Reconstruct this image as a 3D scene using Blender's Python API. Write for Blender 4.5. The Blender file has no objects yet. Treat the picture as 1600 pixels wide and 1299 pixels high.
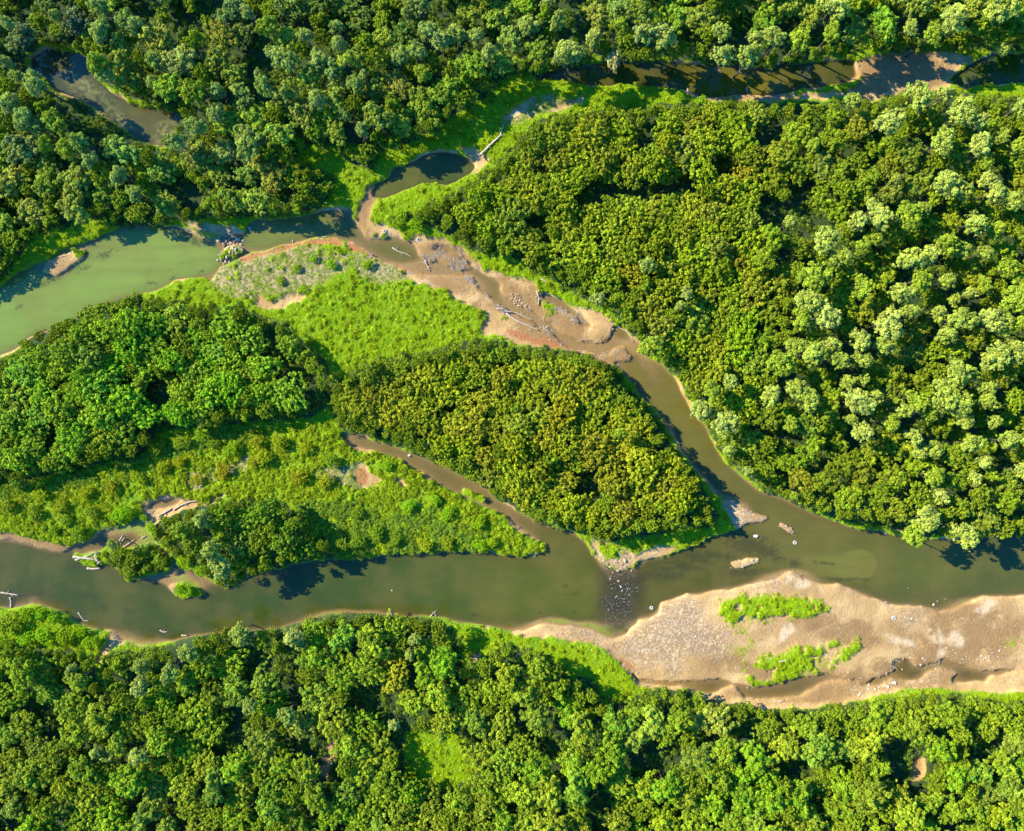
import bpy, math, random
import numpy as np
from mathutils import Vector, Euler

# ------------------------------------------------------------------ camera, sky, sun, exposure
sc = bpy.context.scene
S = 0.14                      # metres per photo pixel at water level
CX, CY = 800.0, 600.0         # photo pixel straight below the camera
H = 150.0                     # flying height
SUN_EL, SUN_DIR = math.radians(31), (0.91, -0.41)     # light travels to +x, -y
cam_d = bpy.data.cameras.new('camera'); cam = bpy.data.objects.new('camera', cam_d)
sc.collection.objects.link(cam); sc.camera = cam
cam.location = (0, 0, H); cam.rotation_euler = (0, 0, 0)
cam_d.sensor_width = 36; cam_d.lens = 36 * H / (1600 * S)
cam_d.shift_y = -49.5 / 1600; cam_d.clip_start = 1; cam_d.clip_end = 6000
w = bpy.data.worlds.new('World'); sc.world = w; w.use_nodes = True
nt = w.node_tree; bg = nt.nodes['Background']
sky = nt.nodes.new('ShaderNodeTexSky'); sky.sky_type = 'NISHITA'; sky.sun_disc = False
sky.sun_elevation = SUN_EL; sky.sun_rotation = math.atan2(-SUN_DIR[0], -SUN_DIR[1]) % (2 * math.pi)
sky.air_density = 1.0; sky.dust_density = 0.6; sky.ozone_density = 4.0
tint = nt.nodes.new('ShaderNodeMix'); tint.data_type = 'RGBA'; tint.blend_type = 'MULTIPLY'; tint.inputs[0].default_value = 1
tint.inputs[7].default_value = (0.20, 0.92, 1.75, 1)          # the photo's daylight balance: cool clear sky against warm sun
nt.links.new(sky.outputs[0], tint.inputs[6]); nt.links.new(tint.outputs[2], bg.inputs[0]); bg.inputs[1].default_value = 0.105
sd = bpy.data.lights.new('sun', 'SUN'); sd.energy = 5.0; sd.angle = math.radians(0.5); sd.color = (1.0, 0.88, 0.62)
so = bpy.data.objects.new('sun', sd); sc.collection.objects.link(so)
so.rotation_euler = Vector((SUN_DIR[0] * math.cos(SUN_EL), SUN_DIR[1] * math.cos(SUN_EL), -math.sin(SUN_EL))).to_track_quat('-Z', 'Y').to_euler()
sc.view_settings.view_transform = 'Standard'; sc.view_settings.look = 'None'
sc.view_settings.gamma = 1; sc.view_settings.exposure = 1.5
sc.render.engine = 'CYCLES'
sc.cycles.max_bounces = 5; sc.cycles.diffuse_bounces = 2; sc.cycles.glossy_bounces = 2
sc.cycles.transmission_bounces = 3; sc.cycles.transparent_max_bounces = 6

rnd = random.Random(11); rng = np.random.default_rng(11)
COL = sc.collection

# ------------------------------------------------------------------ helpers
def wx(px): return (px - CX) * S
def wy(py): return (CY - py) * S
def cp(x0, y0, pts, s=3.8095): return [(x0 + a / s, y0 + b / s) for a, b in pts]
def tag(o, label=None, cat=None, group=None, kind=None):
    if label: o['label'] = label
    if cat: o['category'] = cat
    if group: o['group'] = group
    if kind: o['kind'] = kind
    return o
def mesh_obj(name, verts, faces, mat=None, parent=None, smooth=False, link=True):
    me = bpy.data.meshes.new(name); me.from_pydata([tuple(v) for v in verts], [], faces); me.update()
    if mat: me.materials.append(mat)
    if smooth: me.polygons.foreach_set('use_smooth', [True] * len(me.polygons))
    o = bpy.data.objects.new(name, me)
    if link: COL.objects.link(o)
    if parent: o.parent = parent
    return o
def grid_mesh(name, X, Y, Z, keep=None):
    """regular grid of vertices -> quad mesh through numpy; keep = mask of vertices whose cells stay"""
    ny, nx = X.shape
    idx = np.arange(nx * ny).reshape(ny, nx)
    q = np.stack([idx[1:, :-1], idx[1:, 1:], idx[:-1, 1:], idx[:-1, :-1]], -1)
    if keep is not None:
        cell = keep[1:, :-1] | keep[1:, 1:] | keep[:-1, 1:] | keep[:-1, :-1]
        q = q[cell]
    q = q.reshape(-1, 4)
    used = np.unique(q); remap = np.full(nx * ny, -1, np.int64); remap[used] = np.arange(len(used))
    q = remap[q]
    co = np.stack([X.ravel()[used], Y.ravel()[used], Z.ravel()[used]], -1).astype(np.float32)
    me = bpy.data.meshes.new(name)
    me.vertices.add(len(co)); me.vertices.foreach_set('co', co.ravel())
    me.loops.add(q.size); me.loops.foreach_set('vertex_index', q.ravel().astype(np.int32))
    me.polygons.add(len(q)); me.polygons.foreach_set('loop_start', np.arange(0, q.size, 4, dtype=np.int32))
    me.update(calc_edges=True)
    me.polygons.foreach_set('use_smooth', np.ones(len(q), bool))
    o = bpy.data.objects.new(name, me); COL.objects.link(o)
    return o, used
def set_col(me, name, arr):
    a = me.attributes.new(name, 'FLOAT_COLOR', 'POINT')
    a.data.foreach_set('color', np.ascontiguousarray(arr, np.float32).ravel())

# raster of the photographed ground: one cell per photo pixel, MG cells of margin
MG = 90
RW, RH = 1600 + 2 * MG, 1299 + 2 * MG
def vnoise(cell, seed, octaves=1):
    r = np.random.default_rng(seed); out = np.zeros((RH, RW)); amp, tot = 1.0, 0
    for o in range(octaves):
        c = max(2, cell / 2 ** o)
        g = r.random((int(RH / c) + 3, int(RW / c) + 3))
        yy = np.arange(RH) / c; xx = np.arange(RW) / c
        yi = yy.astype(int); xi = xx.astype(int)
        fy = yy - yi; fx = xx - xi; fy = fy * fy * (3 - 2 * fy); fx = fx * fx * (3 - 2 * fx)
        a = g[yi][:, xi] * (1 - fx) + g[yi][:, xi + 1] * fx
        b = g[yi + 1][:, xi] * (1 - fx) + g[yi + 1][:, xi + 1] * fx
        out += amp * (a * (1 - fy)[:, None] + b * fy[:, None]); tot += amp; amp *= 0.5
    return out / tot
def poly(pts):
    m = np.zeros((RH, RW), bool); P = np.array(pts, float) + MG
    x0, x1 = max(0, int(P[:, 0].min()) - 1), min(RW, int(P[:, 0].max()) + 2)
    y0, y1 = max(0, int(P[:, 1].min()) - 1), min(RH, int(P[:, 1].max()) + 2)
    if x1 <= x0 or y1 <= y0: return m
    xs = np.arange(x0, x1)
    n = len(P)
    for y in range(y0, y1):
        yc = y + 0.01; row = np.zeros(x1 - x0, bool)
        for i in range(n):
            ax, ay = P[i]; bx, by = P[(i + 1) % n]
            if (ay > yc) != (by > yc):
                row ^= xs < (bx - ax) * (yc - ay) / (by - ay) + ax
        m[y, x0:x1] = row
    return m
def polys(lst):
    m = np.zeros((RH, RW), bool)
    for p in lst: m |= poly(p)
    return m
def blur(a, s):
    a = np.asarray(a, np.float64); r = max(1, int(round(s)))
    for _ in range(3):
        for ax in (0, 1):
            p = np.pad(a, [(r + 1, r) if k == ax else (0, 0) for k in (0, 1)], mode='edge')
            c = np.cumsum(p, axis=ax)
            n = a.shape[ax]
            hi = np.take(c, range(2 * r + 1, 2 * r + 1 + n), axis=ax); lo = np.take(c, range(0, n), axis=ax)
            a = (hi - lo) / (2 * r + 1)
    return a
def ell(cx, cy, rx, ry, ang=0, soft=0.4):
    y0 = np.arange(RH)[:, None] - MG - cy; x0 = np.arange(RW)[None, :] - MG - cx
    c, s = math.cos(math.radians(ang)), math.sin(math.radians(ang))
    d = np.sqrt(((x0 * c + y0 * s) / rx) ** 2 + ((-x0 * s + y0 * c) / ry) ** 2)
    return np.clip((1 + soft - d) / (2 * soft), 0, 1)
wn1, wn2 = vnoise(14, 1, 2) - .5, vnoise(14, 2, 2) - .5
wn3, wn4 = vnoise(5, 3) - .5, vnoise(5, 4) - .5
YY, XX = np.mgrid[0:RH, 0:RW]
def warp(m, a=7, b=2.0):
    yi = np.clip(YY + a * wn1 + b * wn3, 0, RH - 1).astype(int); xi = np.clip(XX + a * wn2 + b * wn4, 0, RW - 1).astype(int)
    return m[yi, xi]
def samp(R, px, py):
    return R[int(min(max(py + MG, 0), RH - 1)), int(min(max(px + MG, 0), RW - 1))]

# ------------------------------------------------------------------ traced shapes (photo pixels)
W_pond = [(50,88),(76,76),(105,79),(134,87),(142,105),(150,118),(165,135),(175,146),(200,158),(228,168),(255,170),(283,180),(280,195),(262,230),(235,228),(215,218),(184,194),(157,173),(130,157),(105,147),(86,141),(74,128),(52,110),(47,97)]
W_up = [(-80,520),(-40,478),(0,447),(26,426),(68,408),(92,394),(118,384),(147,373),(168,364),(192,354),(218,352),(244,352),(278,354),(290,363),(320,366),(345,367),(378,367),(386,361),(384,350),(400,343),(434,341),(471,338),(502,329),(531,328),(547,331),(556,345),(562,355),(570,370)] + \
    cp(560, 320, [(60,190),(130,190),(170,182),(260,200),(310,203),(320,240),(350,290),(400,335),(440,320),(500,350),(570,365),(640,360),(650,350),(700,380),(720,400),(790,430),(810,450),(800,480),(820,510),(850,530),(900,560),(950,600),(1010,620),(1050,650),(1110,690),(1140,720),(1200,760),(1280,780),(1380,790),(1430,770),(1440,740),(1440,690)], 3.636) + \
    [(968,506),(984,523),(1000,539),(1010,552),(1031,565),(1050,585),(1060,603),(1073,629),(1083,647),(1102,663),(1112,689),(1125,713),(1152,739),(1178,758),(1206,770),(1227,781),(1248,789),(1272,803),(1290,808),(1311,816),(1337,825),(1369,828),(1400,836),(1440,842),(1480,842),(1520,840),(1560,828),(1700,815),
     (1700,930),(1610,930),(1584,930),(1560,932),(1532,931),(1508,940),(1490,948),(1469,956),(1442,948),(1416,946),(1385,943),(1369,935),(1348,930),(1327,919),(1306,911),(1285,914),(1269,909),(1251,901),(1240,890),(1225,895),(1215,903),(1194,908),(1167,914),(1136,922),(1115,922),(1099,927),(1081,930),(1073,927),(1052,935),(1033,940),(1028,956),(1015,967),(1000,967),(989,977),(978,990),(957,998),(942,993),(923,985),(905,980),(879,977),(858,974),(842,974),(816,985),(800,988),
     (754,977),(707,970),(689,964),(662,961),(626,964),(605,961),(557,961),(518,961),(479,972),(439,980),(420,985),(394,985),(354,988),(315,993),(289,999),(262,1003),(236,1009),(210,1006),(199,1001),(190,1000),(175,985),(163,985),(136,980),(115,972),(110,961),(79,951),(52,946),(34,946),(16,953),(-10,948),(-80,945),
     (-80,843),(0,844),(16,844),(39,849),(66,857),(87,862),(105,862),(115,853),(136,848),(152,838),(157,831),(178,824),(199,818),(215,806),(226,810),(231,828),(236,839),(252,852),(268,865),(278,878),(278,886),(294,891),(307,891),(328,902),(339,912),(354,919),(378,906),(400,895),(426,890),(466,878),(513,873),(557,873),(589,870),(623,862),(662,864),(689,861),(710,860),(767,862),(794,868),(830,868),(858,861),
     (839,844),(821,831),(800,815),(775,797),(754,792),(736,784),(715,771),(697,763),(678,752),(662,739),(641,731),(628,718),(610,713),(584,705),(557,697),(542,689),(530,680),(528,675),(542,676),(568,681),(584,687),(610,692),(636,705),(657,710),(676,721),(697,729),(715,742),(741,752),(760,763),(775,778),(800,794),(821,807),(852,815),(879,826),(897,831),(913,844),(920,857),(934,872),(945,882),(963,888),(978,890),(994,884),(999,874),(1026,870),(1047,866),(1062,858),(1083,849),(1102,841),(1123,834),(1149,825),(1165,819),(1195,814),(1205,808),(1170,800),(1160,790),(1145,781),(1128,782),(1112,760),(1094,739),(1076,718),(1062,697),(1049,671),(1031,647),(1018,634),(999,618),(988,600)] + \
    cp(560, 320, [(1500,950),(1440,893),(1500,900),(1565,880),(1555,860),(1500,800),(1450,812),(1430,840),(1380,850),(1280,830),(1200,812),(1170,800),(1140,770),(1110,730),(1060,700),(1020,690),(960,650),(870,615),(830,590),(780,550),(740,520),(700,480),(660,440),(650,412),(570,405),(480,400),(400,390),(330,380),(260,360),(180,340),(120,310),(60,262),(0,222)], 3.636) + \
    [(540,375),(520,372),(488,371),(471,377),(440,383),(418,390),(395,394),(378,402),(360,410),(345,417),(335,430),(331,438),(318,434),(295,433),(272,437),(262,446),(240,455),(222,459),(200,462),(170,475),(130,492),(95,510),(70,518),(45,528),(25,545),(0,556),(-80,590)]
W_bar_loop = cp(560, 320, [(430,228),(480,228),(540,248),(590,268),(640,320),(650,355),(620,340),(600,300),(540,280),(480,272),(430,255)], 3.636)
W_strand = cp(560, 320, [(1040,503),(1080,503),(1150,538),(1200,568),(1240,608),(1295,660),(1330,690),(1310,700),(1270,680),(1230,632),(1150,592),(1090,560),(1050,532)], 3.636)
W_topright = [(834,124),(852,113),(905,104),(947,96),(999,98),(1036,95),(1062,98),(1115,103),(1154,106),(1194,108),(1240,100),(1300,95),(1335,95),(1338,118),(1320,130),(1270,138),(1215,149),(1194,151),(1152,147),(1128,152),(1110,152),(1078,147),(1068,139),(1052,142),(1036,136),(989,136),(968,131),(931,136),(892,128)]
W_pondright = [(1482,123),(1508,105),(1529,92),(1560,84),(1690,80),(1690,126),(1610,130),(1574,131),(1547,134),(1521,136),(1498,144),(1484,134)]
W_pool = [(581,307),(584,286),(607,278),(615,262),(636,257),(657,244),(689,237),(715,240),(738,249),(744,260),(733,273),(715,283),(699,290),(678,285),(657,289),(636,297),(610,307),(592,311)]
W_little = [(231,795),(236,786),(257,780),(278,777),(285,781),(278,788),(260,794),(241,797)]
W_creek = [(984,1048),(999,1059),(1023,1062),(1052,1065),(1073,1063),(1097,1063),(1120,1058),(1136,1064),(1167,1073),(1180,1074),(1211,1066),(1246,1058),(1293,1052),(1311,1058),(1335,1060),(1351,1066),(1374,1058),(1396,1050),(1393,1034),(1399,1028),(1416,1030),(1429,1043),(1442,1040),(1465,1036),(1467,1029),(1495,1037),(1519,1047),(1547,1048),(1582,1045),(1584,1048),(1560,1054),(1545,1058),(1540,1066),(1524,1062),(1510,1066),(1487,1064),(1485,1058),(1500,1052),(1492,1049),(1469,1041),(1455,1047),(1437,1061),(1411,1064),(1390,1060),(1377,1070),(1361,1071),(1348,1069),(1327,1062),(1306,1062),(1290,1062),(1277,1069),(1261,1079),(1251,1086),(1206,1090),(1185,1091),(1165,1090),(1160,1082),(1144,1070),(1132,1072),(1115,1084),(1100,1082),(1080,1078),(1062,1070),(1044,1074),(1023,1069),(999,1066),(988,1058)]

# dry islands and bars inside the water
bars = [
    [(64,423),(79,405),(113,392),(136,389),(131,400),(136,405),(115,415),(94,430),(76,429)],
    cp(0, 600, [(600,1000),(640,950),(700,960),(780,980),(900,945),(960,970),(1020,1040),(1010,1110),(900,1130),(830,1150),(765,1180),(700,1100),(640,1060),(580,1080),(480,1060),(430,1030),(430,1010),(500,1005)]),
    cp(0, 600, [(1000,1200),(1040,1190),(1090,1180),(1160,1200),(1230,1240),(1200,1255),(1100,1270),(1040,1260)]),
    cp(0, 600, [(1060,1020),(1110,1030),(1165,1040),(1160,1090),(1100,1100),(1060,1070)]),
    cp(0, 300, [(1340,330),(1390,310),(1450,330),(1440,360),(1380,395),(1330,390),(1300,410),(1290,395)]),
    [(1138,880),(1162,873),(1191,873),(1178,883),(1149,890)], [(1212,815),(1225,818),(1243,829),(1236,832),(1218,825)],
    [(567,357),(576,356),(590,360),(603,364),(598,370),(580,370),(570,366)],
    [(736,770),(748,770),(760,780),(752,785)], [(720,763),(734,766),(745,775),(740,780),(722,771)],
]
# bars low and sandy, by type
SAND = [
    bars[0],
    [(1335,95),(1345,125),(1330,140),(1215,152),(1230,160),(1280,157),(1310,152),(1350,162),(1380,157),(1400,147),(1440,152),(1478,142),(1482,122),(1520,92),(1480,86),(1385,86)],
    [(1050,138),(1075,135),(1083,146),(1110,151),(1152,146),(1194,150),(1225,146),(1225,162),(1180,161),(1120,160),(1080,155)],
    cp(400, 0, [(1200,890),(1300,885),(1390,960),(1340,1010),(1280,1050),(1310,990),(1280,940)]),
    [(556,345),(562,315),(575,290),(584,288),(583,308),(592,313),(583,330),(575,345),(585,352),(600,347),(618,360),(634,371),(625,378),(600,372),(572,374),(560,360)],
    cp(560, 320, [(-60,170),(60,195),(300,200),(330,170),(430,185),(520,210),(600,260),(660,300),(700,350),(700,370),(800,380),(900,410),(980,430),(1020,450),(1030,500),(1100,520),(1200,570),(1300,590),(1380,620),(1440,650),(1450,690),(1560,740),(1640,800),(1640,1080),(1560,1010),(1480,940),(1380,890),(1290,845),(1180,830),(1080,820),(960,800),(880,790),(760,735),(700,735),(690,690),(735,640),(690,590),(600,560),(540,545),(500,495),(420,470),(330,440),(280,420),(250,380),(120,320),(0,280),(-60,250)], 3.636),
    [(395,475),(400,463),(424,471),(445,463),(463,458),(487,450),(492,457),(468,473),(447,482),(424,482),(410,484)],
    [(-80,826),(0,828),(26,831),(52,839),(87,844),(110,850),(140,842),(155,828),(180,820),(185,828),(160,840),(145,852),(105,866),(87,866),(39,853),(0,848),(-80,847)],
    [(215,789),(236,778),(262,773),(294,773),(320,781),(352,768),(357,773),(331,784),(297,794),(262,810),(236,818),(226,800)],
    [(228,902),(260,900),(280,905),(300,912),(322,925),(315,928),(268,925),(240,912)],
    [(178,977),(186,982),(199,993),(194,1001),(181,1009),(168,1022),(160,1037),(157,1053),(154,1048),(158,1027),(161,1011),(171,998)],
    # the wide bar
    [(800,985),(842,970),(905,976),(957,994),(985,975),(1015,962),(1033,936),(1081,926),(1167,910),(1215,895),(1251,895),(1306,905),(1369,930),(1442,945),(1469,952),(1508,938),(1532,928),(1700,926),(1700,1073),(1547,1079),(1495,1075),(1469,1071),(1416,1073),(1390,1078),(1348,1088),(1316,1096),(1290,1096),(1267,1104),(1227,1104),(1188,1104),(1162,1096),(1133,1096),(1107,1088),(1089,1088),(1073,1075),(1026,1074),(994,1067),(984,1051),(963,1031),(942,1012),(913,1000),(873,996),(842,994),(800,991)],
    [(1125,778),(1145,779),(1160,788),(1170,798),(1207,808),(1195,816),(1160,820),(1148,826),(1141,815)],
    [(918,844),(934,844),(955,849),(989,860),(994,884),(978,888),(957,885),(942,880),(928,866)],
    [(989,868),(1000,861),(1030,849),(1062,856),(1026,870),(999,874)],
    [(1010,632),(1035,650),(1055,672),(1066,700),(1080,720),(1096,738),(1114,760),(1128,782),(1120,775),(1088,738),(1066,712),(1048,680),(1030,655)],
    bars[5], bars[6],
    [(615,742),(635,743),(638,755),(625,760),(617,752)],
    [(552,723),(570,722),(595,745),(597,755),(580,760),(565,758),(560,740)],
    [(1420,1185),(1436,1178),(1442,1195),(1440,1212),(1415,1215)],
    [(505,1165),(525,1150),(532,1165),(520,1185),(515,1210),(500,1210)],
    [(281,347),(315,348),(375,355),(390,371),(378,369),(344,367),(302,357)],
    [(738,1015),(748,1012),(750,1025),(742,1033),(735,1028)],
    [(-60,160),(0,165),(5,185),(14,205),(5,222),(-60,220)],
    [(783,189),(800,175),(820,160),(828,155),(830,165),(815,178),(795,188)], [(853,172),(870,165),(890,158),(912,152),(905,160),(885,168),(870,175)],
]
THIN = [  # sand showing through thin grass
    [(328,437),(345,415),(375,410),(400,396),(430,390),(460,383),(490,385),(545,400),(560,410),(545,425),(520,435),(500,445),(470,455),(440,462),(400,465),(380,470),(350,460)],
    [(545,395),(600,408),(640,428),(625,440),(590,445),(560,430)],
    [(1112,943),(1150,940),(1180,965),(1178,990),(1190,1010),(1220,1020),(1337,1000),(1330,1030),(1270,1060),(1180,1070),(1165,1050),(1150,1020),(1120,990)],
    [(783,189),(800,175),(825,155),(855,150),(905,155),(890,168),(870,178),(850,176),(830,190),(800,198),(780,200)],
    [(1560,1001),(1584,995),(1690,990),(1690,1010),(1574,1013)],
    cp(400, 600, [(380,470),(460,450),(520,470),(620,470),(640,560),(760,600),(700,640),(560,600),(420,560),(340,520)]),
    cp(0, 600, [(1130,480),(1250,520),(1330,470),(1440,400),(1500,430),(1520,500),(1440,520),(1280,600),(1150,640),(1100,560)]),
]
PALE = [
    [(783,189),(800,175),(820,160),(828,155),(830,165),(815,178),(795,188)], [(853,172),(870,165),(890,158),(912,152),(905,160),(885,168),(870,175)],
    cp(560, 320, [(270,400),(330,400),(380,420),(440,450),(480,490),(420,470),(340,440),(290,430)], 3.636),
    cp(400, 300, [(0,370),(100,350),(200,350),(400,320),(460,340),(380,350),(250,360),(150,390),(60,420),(0,440)]),
    # bleached swirls on the wide bar
    cp(1180, 880, [(980,390),(1020,370),(1100,340),(1120,420),(1080,470),(1020,460)]), cp(1180, 880, [(1130,440),(1170,380),(1200,370),(1240,440),(1230,490),(1160,490)]),
    cp(1180, 880, [(1280,300),(1300,250),(1400,210),(1450,220),(1460,300),(1500,340),(1490,360),(1420,300),(1340,290),(1310,360)]),
    cp(1180, 880, [(720,430),(850,430),(960,460),(980,490),(900,500),(860,480),(760,450)]), cp(1180, 880, [(60,360),(150,330),(220,370),(200,440),(120,470),(60,420)]),
    cp(1180, 880, [(1090,520),(1150,510),(1130,570),(1100,560)]), cp(1180, 880, [(0,60),(100,30),(250,80),(400,130),(400,160),(250,130),(100,120),(0,150)]),
]
GRAVEL = [
    cp(800, 880, [(870,280),(900,230),(1040,175),(1080,220),(1200,200),(1330,170),(1420,130),(1600,70),(1600,150),(1400,190),(1200,210),(1100,270),(1150,340),(1240,370),(1300,450),(1280,560),(1060,520),(1000,600),(1040,690),(960,690),(900,640),(860,560),(760,620),(700,580),(620,540),(600,480),(700,440),(820,350)]),
    cp(800, 880, [(40,410),(200,360),(400,385),(540,440),(620,530),(560,520),(450,450),(250,430)]),
    SAND[12], SAND[13], bars[5], bars[6], bars[4],
    cp(1180, 880, [(560,700),(700,740),(900,700),(1060,640),(1110,660),(1100,720),(800,750),(640,790),(560,790)]),
    [(281,347),(315,348),(375,357),(385,371),(378,368),(344,366),(302,356)],
    cp(1180, 880, [(820,330),(900,260),(1010,260),(1000,340),(900,380),(820,370)]),
]
RED = [
    cp(560, 320, [(-60,225),(0,235),(60,275),(130,320),(250,355),(400,385),(440,405),(380,400),(260,375),(120,325),(40,290),(-60,250)], 3.636),
    [(373,404),(395,396),(418,391),(440,385),(471,379),(488,373),(520,373),(545,380),(530,386),(500,384),(470,385),(430,396),(405,404),(385,412)],
    cp(560, 320, [(840,705),(920,720),(1000,760),(1100,765),(1180,790),(1200,812),(1100,815),(1000,790),(900,760),(850,735)], 3.636),
    cp(560, 320, [(1270,680),(1340,690),(1370,710),(1320,705)], 3.636),
    cp(800, 880, [(620,550),(660,570),(740,620),(720,640),(690,620)]), cp(400, 600, [(590,520),(640,490),(680,560),(650,610),(600,590)]),
]
GRASS_ON = [  # thick grass on the bars
    cp(800, 880, [(1190,240),(1290,200),(1350,210),(1480,190),(1790,205),(1850,250),(1855,280),(1700,300),(1550,305),(1480,315),(1430,330),(1380,300),(1300,330),(1250,330),(1200,290)]),
    cp(1180, 880, [(0,560),(60,545),(150,540),(240,490),(330,500),(420,495),(460,465),(530,455),(600,468),(575,520),(480,600),(420,625),(350,660),(250,668),(130,685),(60,690),(0,700)]),
    cp(800, 880, [(1400,640),(1480,590),(1530,560),(1600,540),(1600,690),(1520,700),(1440,710),(1395,680)]),
    cp(800, 600, [(520,960),(600,950),(660,980),(640,1020),(560,1020),(520,1000)]),
    cp(800, 880, [(1355,580),(1390,590),(1395,610),(1360,605)]),
    bars[1], bars[3], bars[7], bars[8], bars[9], cp(0, 600, [(1040,1190),(1090,1180),(1200,1210),(1190,1250),(1100,1275),(1050,1260)]),
    cp(560, 320, [(1000,570),(1040,560),(1120,580),(1130,605),(1060,600)], 3.636), cp(560, 320, [(795,605),(830,605),(830,640),(800,640)], 3.636),
    cp(0, 300, [(400,385),(430,350),(520,335),(510,385)]),
]
# canopy outlines
F_nw = [(-85,-85),(1690,-85),(1690,76),(1566,81),(1542,81),(1495,87),(1458,87),(1416,89),(1385,84),(1337,82),(1327,92),(1285,92),(1248,97),(1217,108),(1180,109),(1157,107),(1136,110),(1115,107),(1083,94),(1052,97),(1036,92),(999,100),(981,97),(963,115),(949,105),(936,86),(926,94),(905,105),(889,110),(852,113),(834,124),(820,115),(780,131),(767,150),(738,170),(715,181),(694,194),(675,212),(644,223),(628,236),(594,236),(589,252),(590,264),(570,268),(545,255),(535,235),(500,228),(470,240),(460,262),(505,268),(522,280),(524,300),(515,315),(497,328),(473,336),(437,338),(400,341),(340,340),(285,346),(270,346),(262,352),(236,355),(189,355),(176,347),(168,339),(147,345),(123,355),(87,358),(58,368),(45,385),(37,400),(29,410),(16,431),(0,440),(-85,490)]
F_hole_pond = [(42,92),(72,70),(105,72),(134,80),(148,106),(160,121),(180,139),(206,152),(232,163),(272,172),(280,205),(264,240),(240,236),(214,220),(180,198),(154,178),(126,158),(102,150),(82,142),(62,128),(44,110)]
F_hole_path = [(-85,100),(0,105),(40,125),(85,145),(120,180),(160,215),(140,215),(100,180),(70,155),(40,140),(0,118),(-85,112)]
F_ne = [(600,345),(625,335),(650,330),(690,310),(740,285),(775,260),(805,225),(830,200),(860,185),(920,178),(985,172),(1040,165),(1100,165),(1150,160),(1210,165),(1260,165),(1300,160),(1330,155),(1365,160),(1400,150),(1430,143),(1470,140),(1500,150),(1560,155),(1690,160),(1690,835),(1560,842),(1530,840),(1510,845),(1490,835),(1450,838),(1420,845),(1405,835),(1390,820),(1350,815),(1310,812),(1280,800),(1240,788),(1205,770),(1180,755),(1150,735),(1120,700),(1105,670),(1080,630),(1060,595),(1030,562),(1010,540),(985,520),(958,494),(952,481),(926,481),(915,468),(889,455),(866,437),(842,430),(820,412),(780,400),(750,397),(723,384),(710,371),(690,362),(660,350),(640,350)]
F_hole_ne = [(905,298),(950,292),(1010,290),(1060,285),(1100,290),(1090,302),(1040,305),(990,306),(950,310),(920,322),(905,335),(895,325)]
F_isl = [(560,575),(590,560),(630,555),(675,550),(710,540),(745,530),(780,532),(800,544),(831,541),(852,544),(879,552),(910,549),(931,557),(942,565),(955,573),(968,591),(975,605),(1003,626),(1022,652),(1037,679),(1058,708),(1079,731),(1086,747),(1106,778),(1122,807),(1108,823),(1062,822),(1036,830),(1015,834),(968,838),(957,849),(931,843),(915,833),(879,822),(852,817),(821,804),(800,794),(781,781),(754,768),(728,750),(689,726),(662,715),(626,697),(605,687),(571,681),(536,673),(525,650),(515,620),(520,600)]
F_mid = [(-85,590),(0,562),(30,548),(45,530),(60,518),(90,505),(120,490),(160,472),(190,462),(210,457),(225,465),(260,470),(300,475),(350,485),(380,478),(420,500),(460,510),(480,540),(510,565),(520,590),(515,630),(490,650),(440,658),(405,658),(340,665),(300,672),(262,666),(247,687),(236,700),(223,713),(157,723),(113,739),(66,742),(31,755),(0,755),(-85,758)]
F_mid_gap = [(412,520),(424,520),(445,552),(476,588),(500,610),(508,650),(495,648),(488,622),(465,600),(436,560)]
F_mid_gap2 = [(238,600),(262,596),(268,650),(254,690),(243,690),(248,650)]
F_pen = [(240,830),(250,812),(275,800),(300,795),(330,785),(365,778),(400,775),(430,775),(450,785),(460,800),(490,815),(510,830),(520,850),(525,870),(490,872),(450,880),(420,893),(395,900),(370,915),(350,920),(340,905),(320,895),(300,880),(280,865),(255,850)]
F_islet = cp(0, 600, [(610,990),(650,950),(700,960),(780,980),(900,945),(960,970),(1020,1040),(1000,1100),(900,1120),(830,1140),(760,1175),(700,1100),(650,1060)])
F_south = [(-85,1000),(0,1003),(50,1008),(100,1012),(140,1012),(153,1030),(152,1060),(165,1060),(168,1030),(178,1015),(190,1010),(210,1020),(250,1010),(275,1000),(300,992),(340,985),(365,975),(395,980),(430,985),(445,978),(480,970),(520,960),(560,958),(600,958),(640,960),(690,965),(705,980),(720,1000),(718,1020),(735,1042),(750,1025),(780,1005),(805,1005),(850,1020),(880,1040),(890,1060),(905,1055),(930,1060),(935,1080),(950,1095),(975,1090),(1000,1080),(1030,1072),(1075,1075),(1110,1085),(1140,1096),(1170,1093),(1190,1103),(1220,1103),(1270,1105),(1300,1098),(1370,1092),(1400,1085),(1440,1082),(1490,1078),(1530,1090),(1690,1085),(1690,1390),(-85,1390)]
F_hole_s = [[(630,1140),(680,1132),(710,1135),(735,1160),(740,1210),(690,1225),(632,1215)],[(505,1150),(528,1140),(530,1180),(520,1215),(495,1215)],[(1395,1150),(1425,1152),(1442,1175),(1445,1220),(1400,1220),(1385,1180)],[(835,1140),(880,1135),(885,1165),(860,1175),(830,1165)],[(1010,1165),(1060,1160),(1040,1205),(1010,1200)],[(1215,1180),(1270,1185),(1260,1205),(1210,1205)]]

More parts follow.
